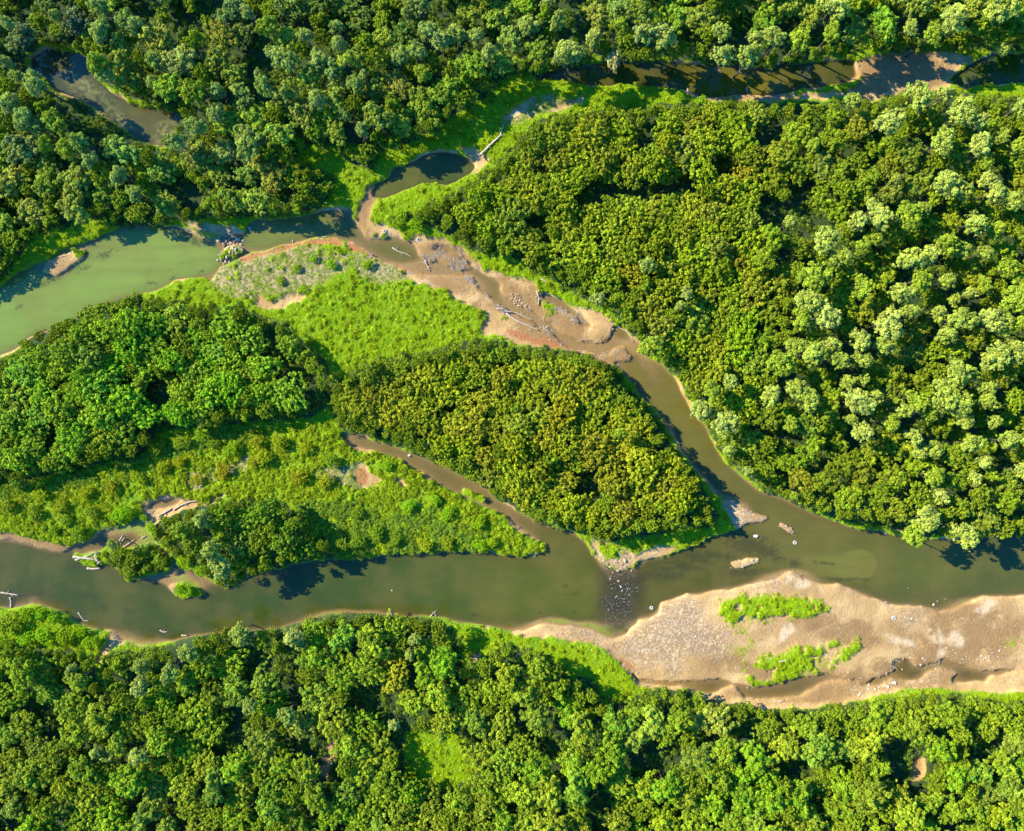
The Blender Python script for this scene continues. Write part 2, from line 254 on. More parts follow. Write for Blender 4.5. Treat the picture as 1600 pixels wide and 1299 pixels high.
# ------------------------------------------------------------------ masks
waters = {'pond': [W_pond], 'river': [W_up, W_bar_loop, W_strand], 'backwater': [W_topright], 'weedy_pond': [W_pondright], 'pool': [W_pool], 'puddle': [W_little], 'creek': [W_creek]}
wmask = {k: warp(polys(v), 5, 2.5) for k, v in waters.items()}
bar_m = warp(polys(bars), 6, 2.5)
wmask['river'] = wmask['river'] & ~bar_m
allw = np.zeros((RH, RW), bool)
for m in wmask.values(): allw |= m
B2, B8, B22 = blur(allw, 2), blur(allw, 7), blur(allw, 20)
sand = blur(warp(polys(SAND), 8, 4), 2); thin = blur(warp(polys(THIN), 12, 5), 4); pale = blur(warp(polys(PALE), 22, 10), 3) * np.clip(vnoise(13, 99, 3) * 3 - .75, 0, 1)
gravel = blur(warp(polys(GRAVEL), 16, 8), 10); red = blur(warp(polys(RED), 6, 4), 2); gon = blur(warp(polys(GRASS_ON), 14, 9), 4)
gon = np.clip(gon * np.clip((vnoise(17, 77, 3) - .36) * 7, .0, 1) * 1.2, 0, 1)
fhole = polys([F_hole_pond, F_hole_path, F_hole_ne, F_mid_gap, F_mid_gap2] + F_hole_s)
forest_b = polys([F_nw, F_ne, F_isl, F_mid, F_pen, F_islet, F_south]) & ~polys([F_hole_pond]) & ~polys(F_hole_s[:1])
forest = blur(warp(forest_b, 10, 4), 4)
damp = np.zeros((RH, RW))
for cx, cy, rx, ry, an in [(720,430,120,40,25),(850,500,110,45,30),(960,560,60,30,40),(1500,1000,120,60,0),(1400,1050,130,30,-5),(1480,960,70,20,-5),(1250,1080,120,20,0),(1320,985,60,30,10),(1150,1040,60,20,10),(1100,1000,30,25,0),(1280,970,50,18,0),(560,330,40,60,0),(1400,120,110,40,0),(90,850,120,16,10),(1030,648,30,40,-40),(265,915,60,20,10)]:
    damp = np.maximum(damp, ell(cx, cy, rx, ry, an, .6))
damp = np.clip(damp * (.10 + 1.25 * vnoise(26, 66, 3)), 0, 1)
# thin bare edge at every shore
shore = np.clip(blur(warp(allw, 4, 3), 3) * 3.0, 0, 1) * (1 - forest * 0.6)
shore = shore * np.where((YY - MG > 930) & (XX - MG < 760), .5, 1)
sand = np.clip(np.maximum(np.maximum(sand, red), shore * (0.05 + 0.80 * np.clip((vnoise(34, 7, 3) - .53) * 8, 0, 1))), 0, 1)
sand = sand * (1 - gon); thin = thin * (1 - gon * 0.8)
nz = vnoise(24, 9, 3); nz2 = vnoise(9, 10, 2)
lowland = np.clip(sand + thin * 0.5, 0, 1)
land = np.clip(0.5 - B2, 0, .5) * 0.35 + np.clip(0.75 - B8, 0, 1) * 0.30 + (1 - B22) * 0.9 * (1 - lowland * 0.7) + (nz - .5) * 0.18 * (1 - B2) + (nz2 - .5) * 0.08 * (1 - B2)
depth = np.clip(B2 - .5, 0, .5) * 0.16 + np.clip(B8 - .35, 0, 1) * 0.35 + np.clip(B22 - .5, 0, .5) * 1.6
still = blur(wmask['pool'] | wmask['backwater'] | wmask['pond'] | wmask['weedy_pond'], 4)
depth = depth * (0.7 + 0.6 * nz) * (1 + 2.2 * still)
# shoals and deeps seen through the water: (cx, cy, rx, ry, angle, depth change)
for cx, cy, rx, ry, an, dd in [(1190,850,70,16,-25,-.35),(1100,900,60,14,-10,-.30),(1230,900,40,12,0,-.3),(90,432,40,14,-25,-.35),(160,400,25,12,0,-.3),
                               (280,915,55,16,15,-.5),(240,860,20,30,-30,-.4),(205,825,35,12,-15,-.35),(1440,925,70,14,8,-.45),(1560,900,60,12,-5,-.25),(1010,570,40,14,55,-.35),
                               (1035,610,12,40,-35,-.3),(880,975,90,14,5,-.45),(500,960,120,9,-4,-.3),(690,430,60,12,15,-.45),(850,510,60,10,35,-.5),(930,535,50,12,10,-.45),(1180,740,40,20,40,-.2),
                               (960,925,40,60,0,-.5),(30,930,60,12,5,-.4),(130,930,40,10,10,-.3),(210,985,40,15,20,-.35),(330,375,40,14,20,-.4),(1260,118,70,14,-5,-.2),(400,1000,140,10,0,-.2),(1150,790,40,16,20,-.3)]:
    depth += dd * ell(cx, cy, rx, ry, an, .6)
fan = np.clip(ell(1338, 884, 32, 25, -12, .04) + ell(1295, 885, 60, 19, -4, .3) * (XX - MG < 1335) * .8, 0, 1)
depth += -0.18 * fan + 0.25 * ell(1378, 884, 10, 34, 0, .6)
depth = np.clip(depth, 0.03, 3.0)
creek_s = blur(wmask['creek'] | wmask['puddle'], 2)
depth = depth * (1 - .10 * creek_s)
Zr = np.where(B2 > 0.5, -depth * np.clip((B2 - .5) * 6, 0.1, 1), np.maximum(land, 0.0) * np.clip((.5 - B2) * 5, 0.0, 1) + 0.01)
def gz(px, py): return float(samp(Zr, px, py))

# ------------------------------------------------------------------ materials
def newmat(name):
    m = bpy.data.materials.new(name); m.use_nodes = True
    return m, m.node_tree, m.node_tree.nodes['Principled BSDF']
def N(t, typ, **kw):
    n = t.nodes.new(typ)
    for k, v in kw.items(): setattr(n, k, v)
    return n
def mixc(t, fac, a, b, typ='MIX'):
    n = N(t, 'ShaderNodeMix', data_type='RGBA', blend_type=typ)
    for i, v in ((0, fac), (6, a), (7, b)):
        if hasattr(v, 'is_output'): t.links.new(v, n.inputs[i])
        elif v is not None: n.inputs[i].default_value = v if i == 0 else (*v, 1)
    return n.outputs[2]
def math_(t, op, a, b=None, c=None, clamp=False):
    n = N(t, 'ShaderNodeMath', operation=op, use_clamp=clamp)
    for i, v in enumerate((a, b, c)):
        if v is None: continue
        if hasattr(v, 'is_output'): t.links.new(v, n.inputs[i])
        else: n.inputs[i].default_value = v
    return n.outputs[0]
def noise(t, scale, detail=4, rough=.6, vec=None):
    n = N(t, 'ShaderNodeTexNoise'); n.inputs['Scale'].default_value = scale; n.inputs['Detail'].default_value = detail; n.inputs['Roughness'].default_value = rough
    if vec is not None: t.links.new(vec, n.inputs['Vector'])
    return n.outputs['Fac']
def ramp(t, v, a, b):
    n = N(t, 'ShaderNodeMapRange', interpolation_type='SMOOTHSTEP'); t.links.new(v, n.inputs[0]); n.inputs[1].default_value = a; n.inputs[2].default_value = b
    return n.outputs[0]

def ground_material():
    m, t, b = newmat('river_plain_ground')
    geo = N(t, 'ShaderNodeNewGeometry'); P = geo.outputs['Position']
    A = N(t, 'ShaderNodeAttribute', attribute_name='cover'); B = N(t, 'ShaderNodeAttribute', attribute_name='soil')
    sa = N(t, 'ShaderNodeSeparateColor'); t.links.new(A.outputs['Color'], sa.inputs[0])
    sb = N(t, 'ShaderNodeSeparateColor'); t.links.new(B.outputs['Color'], sb.inputs[0])
    n_f = noise(t, 1.6, 6, .7, P); n_m = noise(t, .35, 5, .6, P); n_s = noise(t, 5.5, 3, .6, P); n_l = noise(t, .09, 4, .5, P)
    def edge(att, lo=.25, hi=.6):       # mask broken up by noise
        return ramp(t, math_(t, 'ADD', att, math_(t, 'MULTIPLY', math_(t, 'SUBTRACT', n_f, .5), .7)), lo, hi)
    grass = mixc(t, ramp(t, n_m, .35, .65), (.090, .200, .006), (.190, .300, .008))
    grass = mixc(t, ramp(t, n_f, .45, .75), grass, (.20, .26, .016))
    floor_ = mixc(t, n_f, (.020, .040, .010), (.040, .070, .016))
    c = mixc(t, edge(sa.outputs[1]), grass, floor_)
    sandc = mixc(t, ramp(t, n_m, .3, .7), (.37, .235, .090), (.52, .360, .155))
    sandc = mixc(t, ramp(t, n_l, .38, .62), sandc, (.34, .215, .082))
    sandc = mixc(t, ramp(t, n_s, .5, .8), sandc, (.27, .165, .065))
    rip = N(t, 'ShaderNodeTexWave', wave_type='BANDS', bands_direction='DIAGONAL'); rip.inputs['Scale'].default_value = .55; rip.inputs['Distortion'].default_value = 9; rip.inputs['Detail'].default_value = 3; rip.inputs['Detail Scale'].default_value = .5
    t.links.new(P, rip.inputs['Vector'])
    sandc = mixc(t, math_(t, 'MULTIPLY', math_(t, 'MULTIPLY', rip.outputs['Fac'], ramp(t, n_l, .45, .65)), .30), sandc, (.25, .150, .06))
    sandc = mixc(t, math_(t, 'MULTIPLY', edge(B.outputs['Alpha'], .30, .65), .95), sandc, mixc(t, n_m, (.175, .100, .037), (.30, .185, .070)))
    sandc = mixc(t, math_(t, 'MULTIPLY', edge(sb.outputs[0], .1, 1.0), .8), sandc, (.52, .41, .24))           # bleached
    sandc = mixc(t, math_(t, 'MULTIPLY', edge(sb.outputs[1], .15, .8), .9), sandc, (.31, .125, .045))          # iron-red mud
    # gravel: pebbly light and dark spots
    vo = N(t, 'ShaderNodeTexVoronoi'); vo.inputs['Scale'].default_value = 2.3; t.links.new(P, vo.inputs['Vector'])
    vs = N(t, 'ShaderNodeSeparateColor'); t.links.new(vo.outputs['Color'], vs.inputs[0])
    grav = mixc(t, ramp(t, vs.outputs[0], .35, .95), (.26, .17, .085), (.52, .40, .24))
    sandc = mixc(t, math_(t, 'MULTIPLY', edge(sb.outputs[2], .15, .95), .65), sandc, grav)
    # moist strip close to the water line (height above the water)
    sp = N(t, 'ShaderNodeSeparateXYZ'); t.links.new(P, sp.inputs[0])
    moist = math_(t, 'SUBTRACT', 1.0, ramp(t, math_(t, 'ADD', sp.outputs[2], math_(t, 'MULTIPLY', math_(t, 'SUBTRACT', n_m, .5), .3)), .02, .20))
    sandc = mixc(t, math_(t, 'MULTIPLY', moist, .6), sandc, (.19, .125, .050))
    thin_ = mixc(t, ramp(t, n_f, .35, .6), (.38, .28, .14), (.10, .13, .025))
    c = mixc(t, edge(A.outputs['Alpha']), c, thin_)
    c = mixc(t, edge(sa.outputs[0]), c, sandc)
    # bed under water
    bed = mixc(t, n_m, (.24, .160, .062), (.34, .225, .09))
    c = mixc(t, ramp(t, sp.outputs[2], .0, -.08), c, bed)
    t.links.new(c, b.inputs['Base Color'])
    rg = math_(t, 'SUBTRACT', .95, math_(t, 'MULTIPLY', moist, .35)); t.links.new(rg, b.inputs['Roughness'])
    b.inputs['Specular IOR Level'].default_value = .25
    bp = N(t, 'ShaderNodeBump'); bp.inputs['Strength'].default_value = .9; bp.inputs['Distance'].default_value = .22
    hh = math_(t, 'ADD', math_(t, 'ADD', math_(t, 'MULTIPLY', n_f, 1.0), math_(t, 'MULTIPLY', math_(t, 'MULTIPLY', rip.outputs['Fac'], ramp(t, n_l, .45, .65)), .12)), math_(t, 'MULTIPLY', n_s, .9)); t.links.new(hh, bp.inputs['Height']); t.links.new(bp.outputs[0], b.inputs['Normal'])
    return m

def water_material():
    m, t, b = newmat('muddy_river_water')
    geo = N(t, 'ShaderNodeNewGeometry'); P = geo.outputs['Position']
    A = N(t, 'ShaderNodeAttribute', attribute_name='murk')       # rgb = colour of the suspended silt and algae, a = depth
    B = N(t, 'ShaderNodeAttribute', attribute_name='flow')       # r = riffle, g = weed patches
    sb = N(t, 'ShaderNodeSeparateColor'); t.links.new(B.outputs['Color'], sb.inputs[0])
    n1 = noise(t, .12, 4, .55, P); n2 = noise(t, .9, 4, .6, P); n3 = noise(t, 3.2, 3, .6, P)
    body = mixc(t, ramp(t, n1, .35, .65), A.outputs['Color'], mixc(t, .30, A.outputs['Color'], (.13, .10, .025)))
    body = mixc(t, ramp(t, A.outputs['Alpha'], .34, .01), body, (.16, .115, .042))      # stirred sand in the shallows
    mpf = N(t, 'ShaderNodeMapping'); t.links.new(P, mpf.inputs[0]); mpf.inputs['Scale'].default_value = (.10, .55, 1); mpf.inputs['Rotation'].default_value = (0, 0, -.12)
    n4 = noise(t, 1.0, 5, .62, mpf.outputs[0])
    body = mixc(t, math_(t, 'MULTIPLY', ramp(t, n4, .42, .70), .35), body, mixc(t, .5, body, (.030, .040, .012)))
    weed = ramp(t, math_(t, 'ADD', sb.outputs[1], math_(t, 'MULTIPLY', math_(t, 'SUBTRACT', math_(t, 'MULTIPLY', math_(t, 'ADD', n2, n3), .5), .5), 2.6)), .50, .85)
    body = mixc(t, math_(t, 'MULTIPLY', weed, .7), body, (.032, .034, .012))
    foam = math_(t, 'MULTIPLY', ramp(t, n3, .57, .70), ramp(t, sb.outputs[0], .55, .9))
    body = mixc(t, math_(t, 'MULTIPLY', foam, .65), body, (.65, .65, .60))
    body = mixc(t, math_(t, 'MULTIPLY', math_(t, 'MULTIPLY', sb.outputs[0], .75), math_(t, 'SUBTRACT', 1.0, foam)), body, (.028, .024, .014))
    scum = math_(t, 'MULTIPLY', sb.outputs[2], ramp(t, n2, .42, .58)); body = mixc(t, scum, body, (.125, .125, .040))
    t.links.new(body, b.inputs['Base Color']); b.inputs['Specular IOR Level'].default_value = 0.0
    t.links.new(math_(t, 'ADD', .06, math_(t, 'MULTIPLY', foam, .5)), b.inputs['Roughness'])
    tr = N(t, 'ShaderNodeBsdfTransparent'); tr.inputs[0].default_value = (.97, .95, .86, 1)
    mx = N(t, 'ShaderNodeMixShader')
    op = math_(t, 'SUBTRACT', 1.0, math_(t, 'POWER', 2.718, math_(t, 'MULTIPLY', A.outputs['Alpha'], -3.6)))
    op = math_(t, 'MAXIMUM', op, math_(t, 'MAXIMUM', math_(t, 'MAXIMUM', math_(t, 'MULTIPLY', weed, .6), math_(t, 'MULTIPLY', sb.outputs[0], .7)), math_(t, 'MAXIMUM', foam, scum)), clamp=True)
    t.links.new(op, mx.inputs[0]); t.links.new(tr.outputs[0], mx.inputs[1]); t.links.new(b.outputs[0], mx.inputs[2])
    bp = N(t, 'ShaderNodeBump'); bp.inputs['Distance'].default_value = .1
    t.links.new(math_(t, 'ADD', .05, math_(t, 'MULTIPLY', sb.outputs[0], .9)), bp.inputs['Strength'])
    t.links.new(math_(t, 'ADD', n3, n2), bp.inputs['Height']); t.links.new(bp.outputs[0], b.inputs['Normal'])
    gl = N(t, 'ShaderNodeBsdfGlossy'); gl.inputs['Roughness'].default_value = .05; t.links.new(bp.outputs[0], gl.inputs['Normal'])
    fr = N(t, 'ShaderNodeFresnel'); fr.inputs[0].default_value = 1.333; t.links.new(bp.outputs[0], fr.inputs['Normal'])
    m2 = N(t, 'ShaderNodeMixShader'); t.links.new(math_(t, 'MULTIPLY', fr.outputs[0], math_(t, 'SUBTRACT', 1.0, geo.outputs['Backfacing'])), m2.inputs[0]); t.links.new(mx.outputs[0], m2.inputs[1]); t.links.new(gl.outputs[0], m2.inputs[2])
    t.links.new(m2.outputs[0], t.nodes['Material Output'].inputs['Surface'])
    return m

def leaf_material(name, color=None, jitter=.25):
    """leaf cards: colour from the object (each tree its own) or fixed; per-clump tint in the mesh"""
    m, t, b = newmat(name)
    oi = N(t, 'ShaderNodeObjectInfo'); at = N(t, 'ShaderNodeAttribute', attribute_name='tint')
    st = N(t, 'ShaderNodeSeparateColor'); t.links.new(at.outputs['Color'], st.inputs[0])
    if color is None: base = oi.outputs['Color']
    else:
        base = mixc(t, oi.outputs['Random'], tuple(c * (1 - jitter) for c in color), tuple(c * (1 + jitter) for c in color))
    base = mixc(t, math_(t, 'MULTIPLY', st.outputs[0], .40), base, (.42, .44, .014))      # yellower clumps
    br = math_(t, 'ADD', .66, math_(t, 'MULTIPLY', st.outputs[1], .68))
    hs = N(t, 'ShaderNodeHueSaturation'); t.links.new(base, hs.inputs['Color']); t.links.new(br, hs.inputs['Value'])
    t.links.new(hs.outputs[0], b.inputs['Base Color']); b.inputs['Roughness'].default_value = .55; b.inputs['Specular IOR Level'].default_value = .06
    tl = N(t, 'ShaderNodeBsdfTranslucent')
    t.links.new(mixc(t, 1.0, hs.outputs[0], (1.0, 1.05, .45), 'MULTIPLY'), tl.inputs[0])
    mx = N(t, 'ShaderNodeMixShader'); mx.inputs[0].default_value = .28
    t.links.new(b.outputs[0], mx.inputs[1]); t.links.new(tl.outputs[0], mx.inputs[2]); t.links.new(mx.outputs[0], t.nodes['Material Output'].inputs['Surface'])
    return m
def wood_material(name, c1, c2, sc_=6):
    m, t, b = newmat(name)
    tc = N(t, 'ShaderNodeTexCoord'); n = noise(t, sc_, 5, .65, tc.outputs['Object'])
    t.links.new(mixc(t, ramp(t, n, .3, .7), c1, c2), b.inputs['Base Color']); b.inputs['Roughness'].default_value = .9
    bp = N(t, 'ShaderNodeBump'); bp.inputs['Strength'].default_value = .5; bp.inputs['Distance'].default_value = .03; t.links.new(n, bp.inputs['Height']); t.links.new(bp.outputs[0], b.inputs['Normal'])
    return m
def stone_material(name, c1, c2):
    m, t, b = newmat(name)
    oi = N(t, 'ShaderNodeObjectInfo'); tc = N(t, 'ShaderNodeTexCoord'); n = noise(t, 4, 4, .6, tc.outputs['Object'])
    c = mixc(t, oi.outputs['Random'], c1, c2); t.links.new(mixc(t, math_(t, 'MULTIPLY', n, .5), c, tuple(x * .5 for x in c1)), b.inputs['Base Color'])
    b.inputs['Roughness'].default_value = .85
    return m
M_ground, M_water = ground_material(), water_material()
M_leaf = leaf_material('leaves')
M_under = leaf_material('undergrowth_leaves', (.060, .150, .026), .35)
M_grass = leaf_material('meadow_grass', (.330, .520, .006), .25)
M_weed = leaf_material('tall_weeds', (.310, .440, .014), .45)
M_bark = wood_material('bark', (.045, .035, .022), (.10, .08, .055))
M_scrub = leaf_material('scrub_leaves', (.130, .270, .030), .4)
M_drift = wood_material('bleached_driftwood', (.25, .20, .135), (.46, .39, .29), 3)
M_dry = wood_material('grey_dead_wood', (.24, .19, .13), (.42, .35, .26), 3)
M_stone = stone_material('pale_river_stone', (.22, .155, .09), (.50, .40, .26))
M_white = stone_material('white_stone', (.42, .37, .29), (.66, .60, .50))
M_tyre = stone_material('silt_covered_rubber', (.36, .34, .30), (.46, .43, .38))
M_tyre2 = stone_material('black_rubber', (.03, .03, .03), (.05, .05, .05))

# ------------------------------------------------------------------ ground and water
step = 2
ys = np.arange(0, RH, step); xs = np.arange(0, RW, step)
gy, gx = np.meshgrid(ys, xs, indexing='ij')
ox, ux = grid_mesh('ground', wx(gx - MG), wy(gy - MG), Zr[gy, gx])
iy, ix = gy.ravel()[ux], gx.ravel()[ux]
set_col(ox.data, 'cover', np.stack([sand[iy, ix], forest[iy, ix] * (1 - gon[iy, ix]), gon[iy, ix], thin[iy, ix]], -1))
set_col(ox.data, 'soil', np.stack([pale[iy, ix], red[iy, ix], gravel[iy, ix], damp[iy, ix]], -1))
ox.data.materials.append(M_ground); tag(ox, kind='structure')
# the plain beyond, down to the horizon: a ring of ground round the sheet
x0, x1, y0, y1 = wx(-MG), wx(xs[-1] - MG), wy(ys[-1] - MG), wy(-MG)
R_ = 5000; rv, rf = [], []
inner = [(x0, y0), (x1, y0), (x1, y1), (x0, y1)]; outer = [(-R_, -R_), (R_, -R_), (R_, R_), (-R_, R_)]
rv = [(*p, .75) for p in inner] + [(*p, .75) for p in outer]
rf = [(k, 4 + k, 4 + (k + 1) % 4, (k + 1) % 4) for k in range(4)]
rf = [f[::-1] for f in rf]
og = mesh_obj('plain', rv, rf); 
set_col(og.data, 'cover', np.tile([0, .6, 0, 0], (8, 1))); set_col(og.data, 'soil', np.tile([0, 0, 0, 1], (8, 1)))
og.data.materials.append(M_ground); tag(og, kind='structure')

ctrl = [  # silt colour across the waters: px, py, r, g, b
    (60,480,.235,.320,.105),(200,420,.245,.325,.115),(300,400,.240,.315,.110),(450,360,.20,.23,.085),(600,370,.150,.135,.055),(700,410,.160,.120,.050),(850,500,.170,.115,.045),
    (990,580,.165,.125,.045),(1060,640,.150,.130,.040),(1150,730,.130,.115,.045),(1300,840,.120,.115,.040),(1450,880,.110,.120,.045),(1580,900,.090,.105,.045),(1240,830,.125,.110,.045),(1100,880,.085,.085,.026),
    (1000,910,.075,.072,.024),(900,920,.100,.112,.024),(800,930,.092,.110,.026),(700,920,.070,.095,.028),(600,920,.052,.084,.028),(450,930,.048,.078,.030),(300,950,.050,.075,.028),(150,920,.055,.078,.030),(50,890,.060,.078,.032),(0,920,.055,.075,.032),
    (210,830,.075,.080,.030),(600,695,.150,.120,.050),(750,770,.140,.105,.045),(880,850,.110,.100,.035),(1000,115,.060,.065,.015),(1150,135,.120,.095,.012),(1300,110,.07,.075,.03),
    (1550,110,.045,.080,.014),(100,110,.035,.055,.055),(170,150,.075,.078,.045),(240,190,.085,.080,.045),(640,280,.095,.110,.028),(710,255,.060,.085,.030),(258,787,.10,.105,.035),
    (1020,1062,.12,.085,.05),(1200,1080,.10,.07,.04),(1400,1050,.085,.07,.035),(1550,1055,.09,.075,.035)]
C_ = np.array(ctrl)
rf_ = warp(poly([(938,880),(965,872),(992,884),(1004,900),(1000,925),(1003,950),(990,985),(970,992),(945,985),(937,950),(940,910)]), 8, 4)
riffle = np.clip(blur(warp(rf_, 16, 8), 8) * (.55 + .9 * vnoise(10, 61, 2)), 0, 1)
weedr = np.zeros((RH, RW))
for cx, cy, rx, ry, an in [(1000,905,30,10,-20),(1090,872,26,10,10),(1115,868,30,8,5),(1070,885,30,9,10),(1045,900,25,8,0),(1170,850,40,18,10),(1200,862,30,12,30),(1240,880,14,8,0),(1040,890,18,6,0),(1160,895,40,6,-5),
                           (165,398,18,7,-20),(90,432,45,6,-28),(130,420,15,5,-20),(30,480,10,4,-30),(235,443,14,5,-10),(268,436,10,4,-30),(315,424,8,4,-40),(265,422,5,3,0),(300,375,30,8,20),(360,380,25,18,0),
                           (845,957,4,4,0),(868,965,5,3,0),(897,957,5,4,-30),(808,969,4,3,0),(885,915,8,4,0),(740,960,6,3,0),(900,928,10,5,0),(30,935,40,10,5),(65,928,10,6,0),(135,930,22,8,15),(200,955,16,5,20),(165,950,10,4,0),(120,885,20,8,20),
                           (250,985,12,6,-20),(1300,905,40,4,5),(1440,948,20,5,5),(1280,935,1,1,0),(1340,905,30,3,2),(1290,880,30,3,8),(965,935,24,45,0),(1420,1035,18,10,10),(1430,1052,20,8,-20),(1510,1052,20,6,5),(1150,1078,20,6,10),(1000,1055,12,4,40)]:
    weedr = np.maximum(weedr, (.95 if 980 < cx < 1260 and 840 < cy < 915 else .78) * ell(cx, cy, rx * 1.2, ry * 1.2, an, .8))
scum = np.clip(ell(140,140,40,12,35,.6) * .8 + ell(195,190,30,8,35,.5) + ell(262,212,22,22,0,.3) * 1.3 + ell(120,130,20,12,30,.5) * .6 + ell(1500,128,16,14,0,.5) * .5, 0, 1)
for nm, mk in wmask.items():
    keep = blur(mk, 3)[gy, gx] > .02
    zz = np.full(gx.shape, 0.0)
    ow, uw = grid_mesh(nm, wx(gx - MG), wy(gy - MG), zz, keep)
    iy, ix = gy.ravel()[uw], gx.ravel()[uw]
    px, py = ix - MG, iy - MG
    d2 = (px[:, None] - C_[None, :, 0]) ** 2 + (py[:, None] - C_[None, :, 1]) ** 2
    wt = 1 / (d2 + 900.) ** 1.6; wt /= wt.sum(1, keepdims=True)
    rgb = wt @ C_[:, 2:] * np.array([.56, .61, .30])
    rgb = rgb * (1 + .3 * np.clip((rgb[:, :1] / rgb[:, 1:2] - .90) / .25, 0, 1)) * (1 + .40 * fan[iy, ix][:, None])
    dp = np.clip(-Zr[iy, ix], 0.0, 3)
    set_col(ow.data, 'murk', np.concatenate([rgb, dp[:, None]], 1))
    set_col(ow.data, 'flow', np.stack([riffle[iy, ix], weedr[iy, ix], scum[iy, ix], np.ones(len(iy))], -1))
    ow.data.materials.append(M_water); tag(ow, kind='structure')

# ------------------------------------------------------------------ crowns of leaves
def leaf_mesh(name, centres, normals, sizes, tints, seed, mat, aspect=.62, jit=.75):
    """many small leaf-spray quads; normals lean outward from their clump"""
    r = np.random.default_rng(seed); n = len(centres)
    nr = normals + r.normal(0, jit, (n, 3)); nr /= np.linalg.norm(nr, axis=1, keepdims=True) + 1e-9
    a = r.normal(size=(n, 3)); u = np.cross(nr, a); u /= np.linalg.norm(u, axis=1, keepdims=True) + 1e-9
    v = np.cross(nr, u); sz = sizes[:, None]
    bend = nr * sz * .25
    q = np.stack([centres - u * sz, centres - v * sz * aspect + bend, centres + u * sz, centres + v * sz * aspect + bend], 1).reshape(-1, 3)
    me = bpy.data.meshes.new(name)
    me.vertices.add(4 * n); me.vertices.foreach_set('co', q.astype(np.float32).ravel())
    me.loops.add(4 * n); me.loops.foreach_set('vertex_index', np.arange(4 * n, dtype=np.int32))
    me.polygons.add(n); me.polygons.foreach_set('loop_start', np.arange(0, 4 * n, 4, dtype=np.int32))
    me.update(calc_edges=True)
    set_col(me, 'tint', np.repeat(np.concatenate([tints, np.ones((n, 2))], 1), 4, 0))
    me.materials.append(mat); return me
def unit(r, n):
    v = r.normal(size=(n, 3)); return v / np.linalg.norm(v, axis=1, keepdims=True)
def crown_mesh(name, seed, kind):
    """radius-1 crown: lobes on a dome, clumps on each lobe, leaf sprays on each clump"""
    r = np.random.default_rng(seed)
    if kind == 'willow': nl, lr, nc, cr, ncl, ls, vz, jit, gap = 30, .215, 8, .100, 30, .042, 1.05, .70, .235
    elif kind == 'tree': nl, lr, nc, cr, ncl, ls, vz, jit, gap = 56, .145, 5, .080, 24, .045, .92, .75, .180
    else: nl, lr, nc, cr, ncl, ls, vz, jit, gap = 120, .088, 4, .056, 16, .039, .66, .75, .118
    ph = r.uniform(0, 6.28, 3); wob = lambda a: .82 + .16 * math.sin(2 * a + ph[0]) + .12 * math.sin(3 * a + ph[1]) + .08 * math.sin(5 * a + ph[2])
    lobes = []; tries = 0
    while len(lobes) < nl and tries < 4000:
        tries += 1
        d = unit(r, 1)[0]; d[2] = abs(d[2]) * 1.0 - .30
        rad = r.uniform(.25, .92 if kind != 'willow' else .82) * (1 - .12 * max(0, d[2])) * (wob(math.atan2(d[1], d[0])) if d[2] < .75 else 1)
        p = np.array([d[0] * rad, d[1] * rad, d[2] * vz * rad + r.uniform(-.05, .20)])
        if kind == 'bush':      # broad, nearly flat top that merges with its neighbours
            q_ = math.sqrt(r.random()); an_ = r.uniform(0, 6.283); q_ *= .95 * wob(an_)
            p = np.array([math.cos(an_) * q_, math.sin(an_) * q_, .42 - .50 * q_ * q_ + r.uniform(-.22, .20)])
        if not lobes or (((np.array([q for q, _ in lobes]) - p) ** 2).sum(1) ** .5).min() > gap * r.uniform(.75, 1.1): lobes.append((p, lr * r.uniform(.65, 1.12)))
    lobes += [(np.array([0, 0, -.05]), .45), (np.array([.35, .1, -.12]), .33), (np.array([-.3, .25, -.12]), .33), (np.array([-.1, -.38, -.12]), .33)]
    Cs, Ns, Ss, Ts = [], [], [], []
    for li, (p, R) in enumerate(lobes):
        lt = np.array([r.uniform(0, 1), r.uniform(0, 1)])
        for _ in range(nc):
            d = unit(r, 1)[0]
            if d[2] < -.4: d[2] = -d[2]
            c = p + d * R * np.array([1, 1, .85]) * r.uniform(.72, 1.02); k = int(ncl * r.uniform(.7, 1.25)); q = cr * r.uniform(.65, 1.25)
            dd = unit(r, k); dd[:, 2] = np.where(dd[:, 2] < -.3, -dd[:, 2], dd[:, 2])
            Cs.append(c + dd * q * r.uniform(.55, 1.08, (k, 1)) * np.array([1, 1, 1.15 if kind != 'willow' else .95])); Ns.append(dd * .75 + d * .55)
            Ss.append(ls * r.uniform(.6, 1.3, k))
            ct = np.clip(lt + r.normal(0, .22, 2), 0, 1); Ts.append(np.clip(ct + r.normal(0, .20, (k, 2)), 0, 1))
    return leaf_mesh(name, np.concatenate(Cs), np.concatenate(Ns), np.concatenate(Ss), np.concatenate(Ts), seed + 999, M_leaf, jit=jit), vz
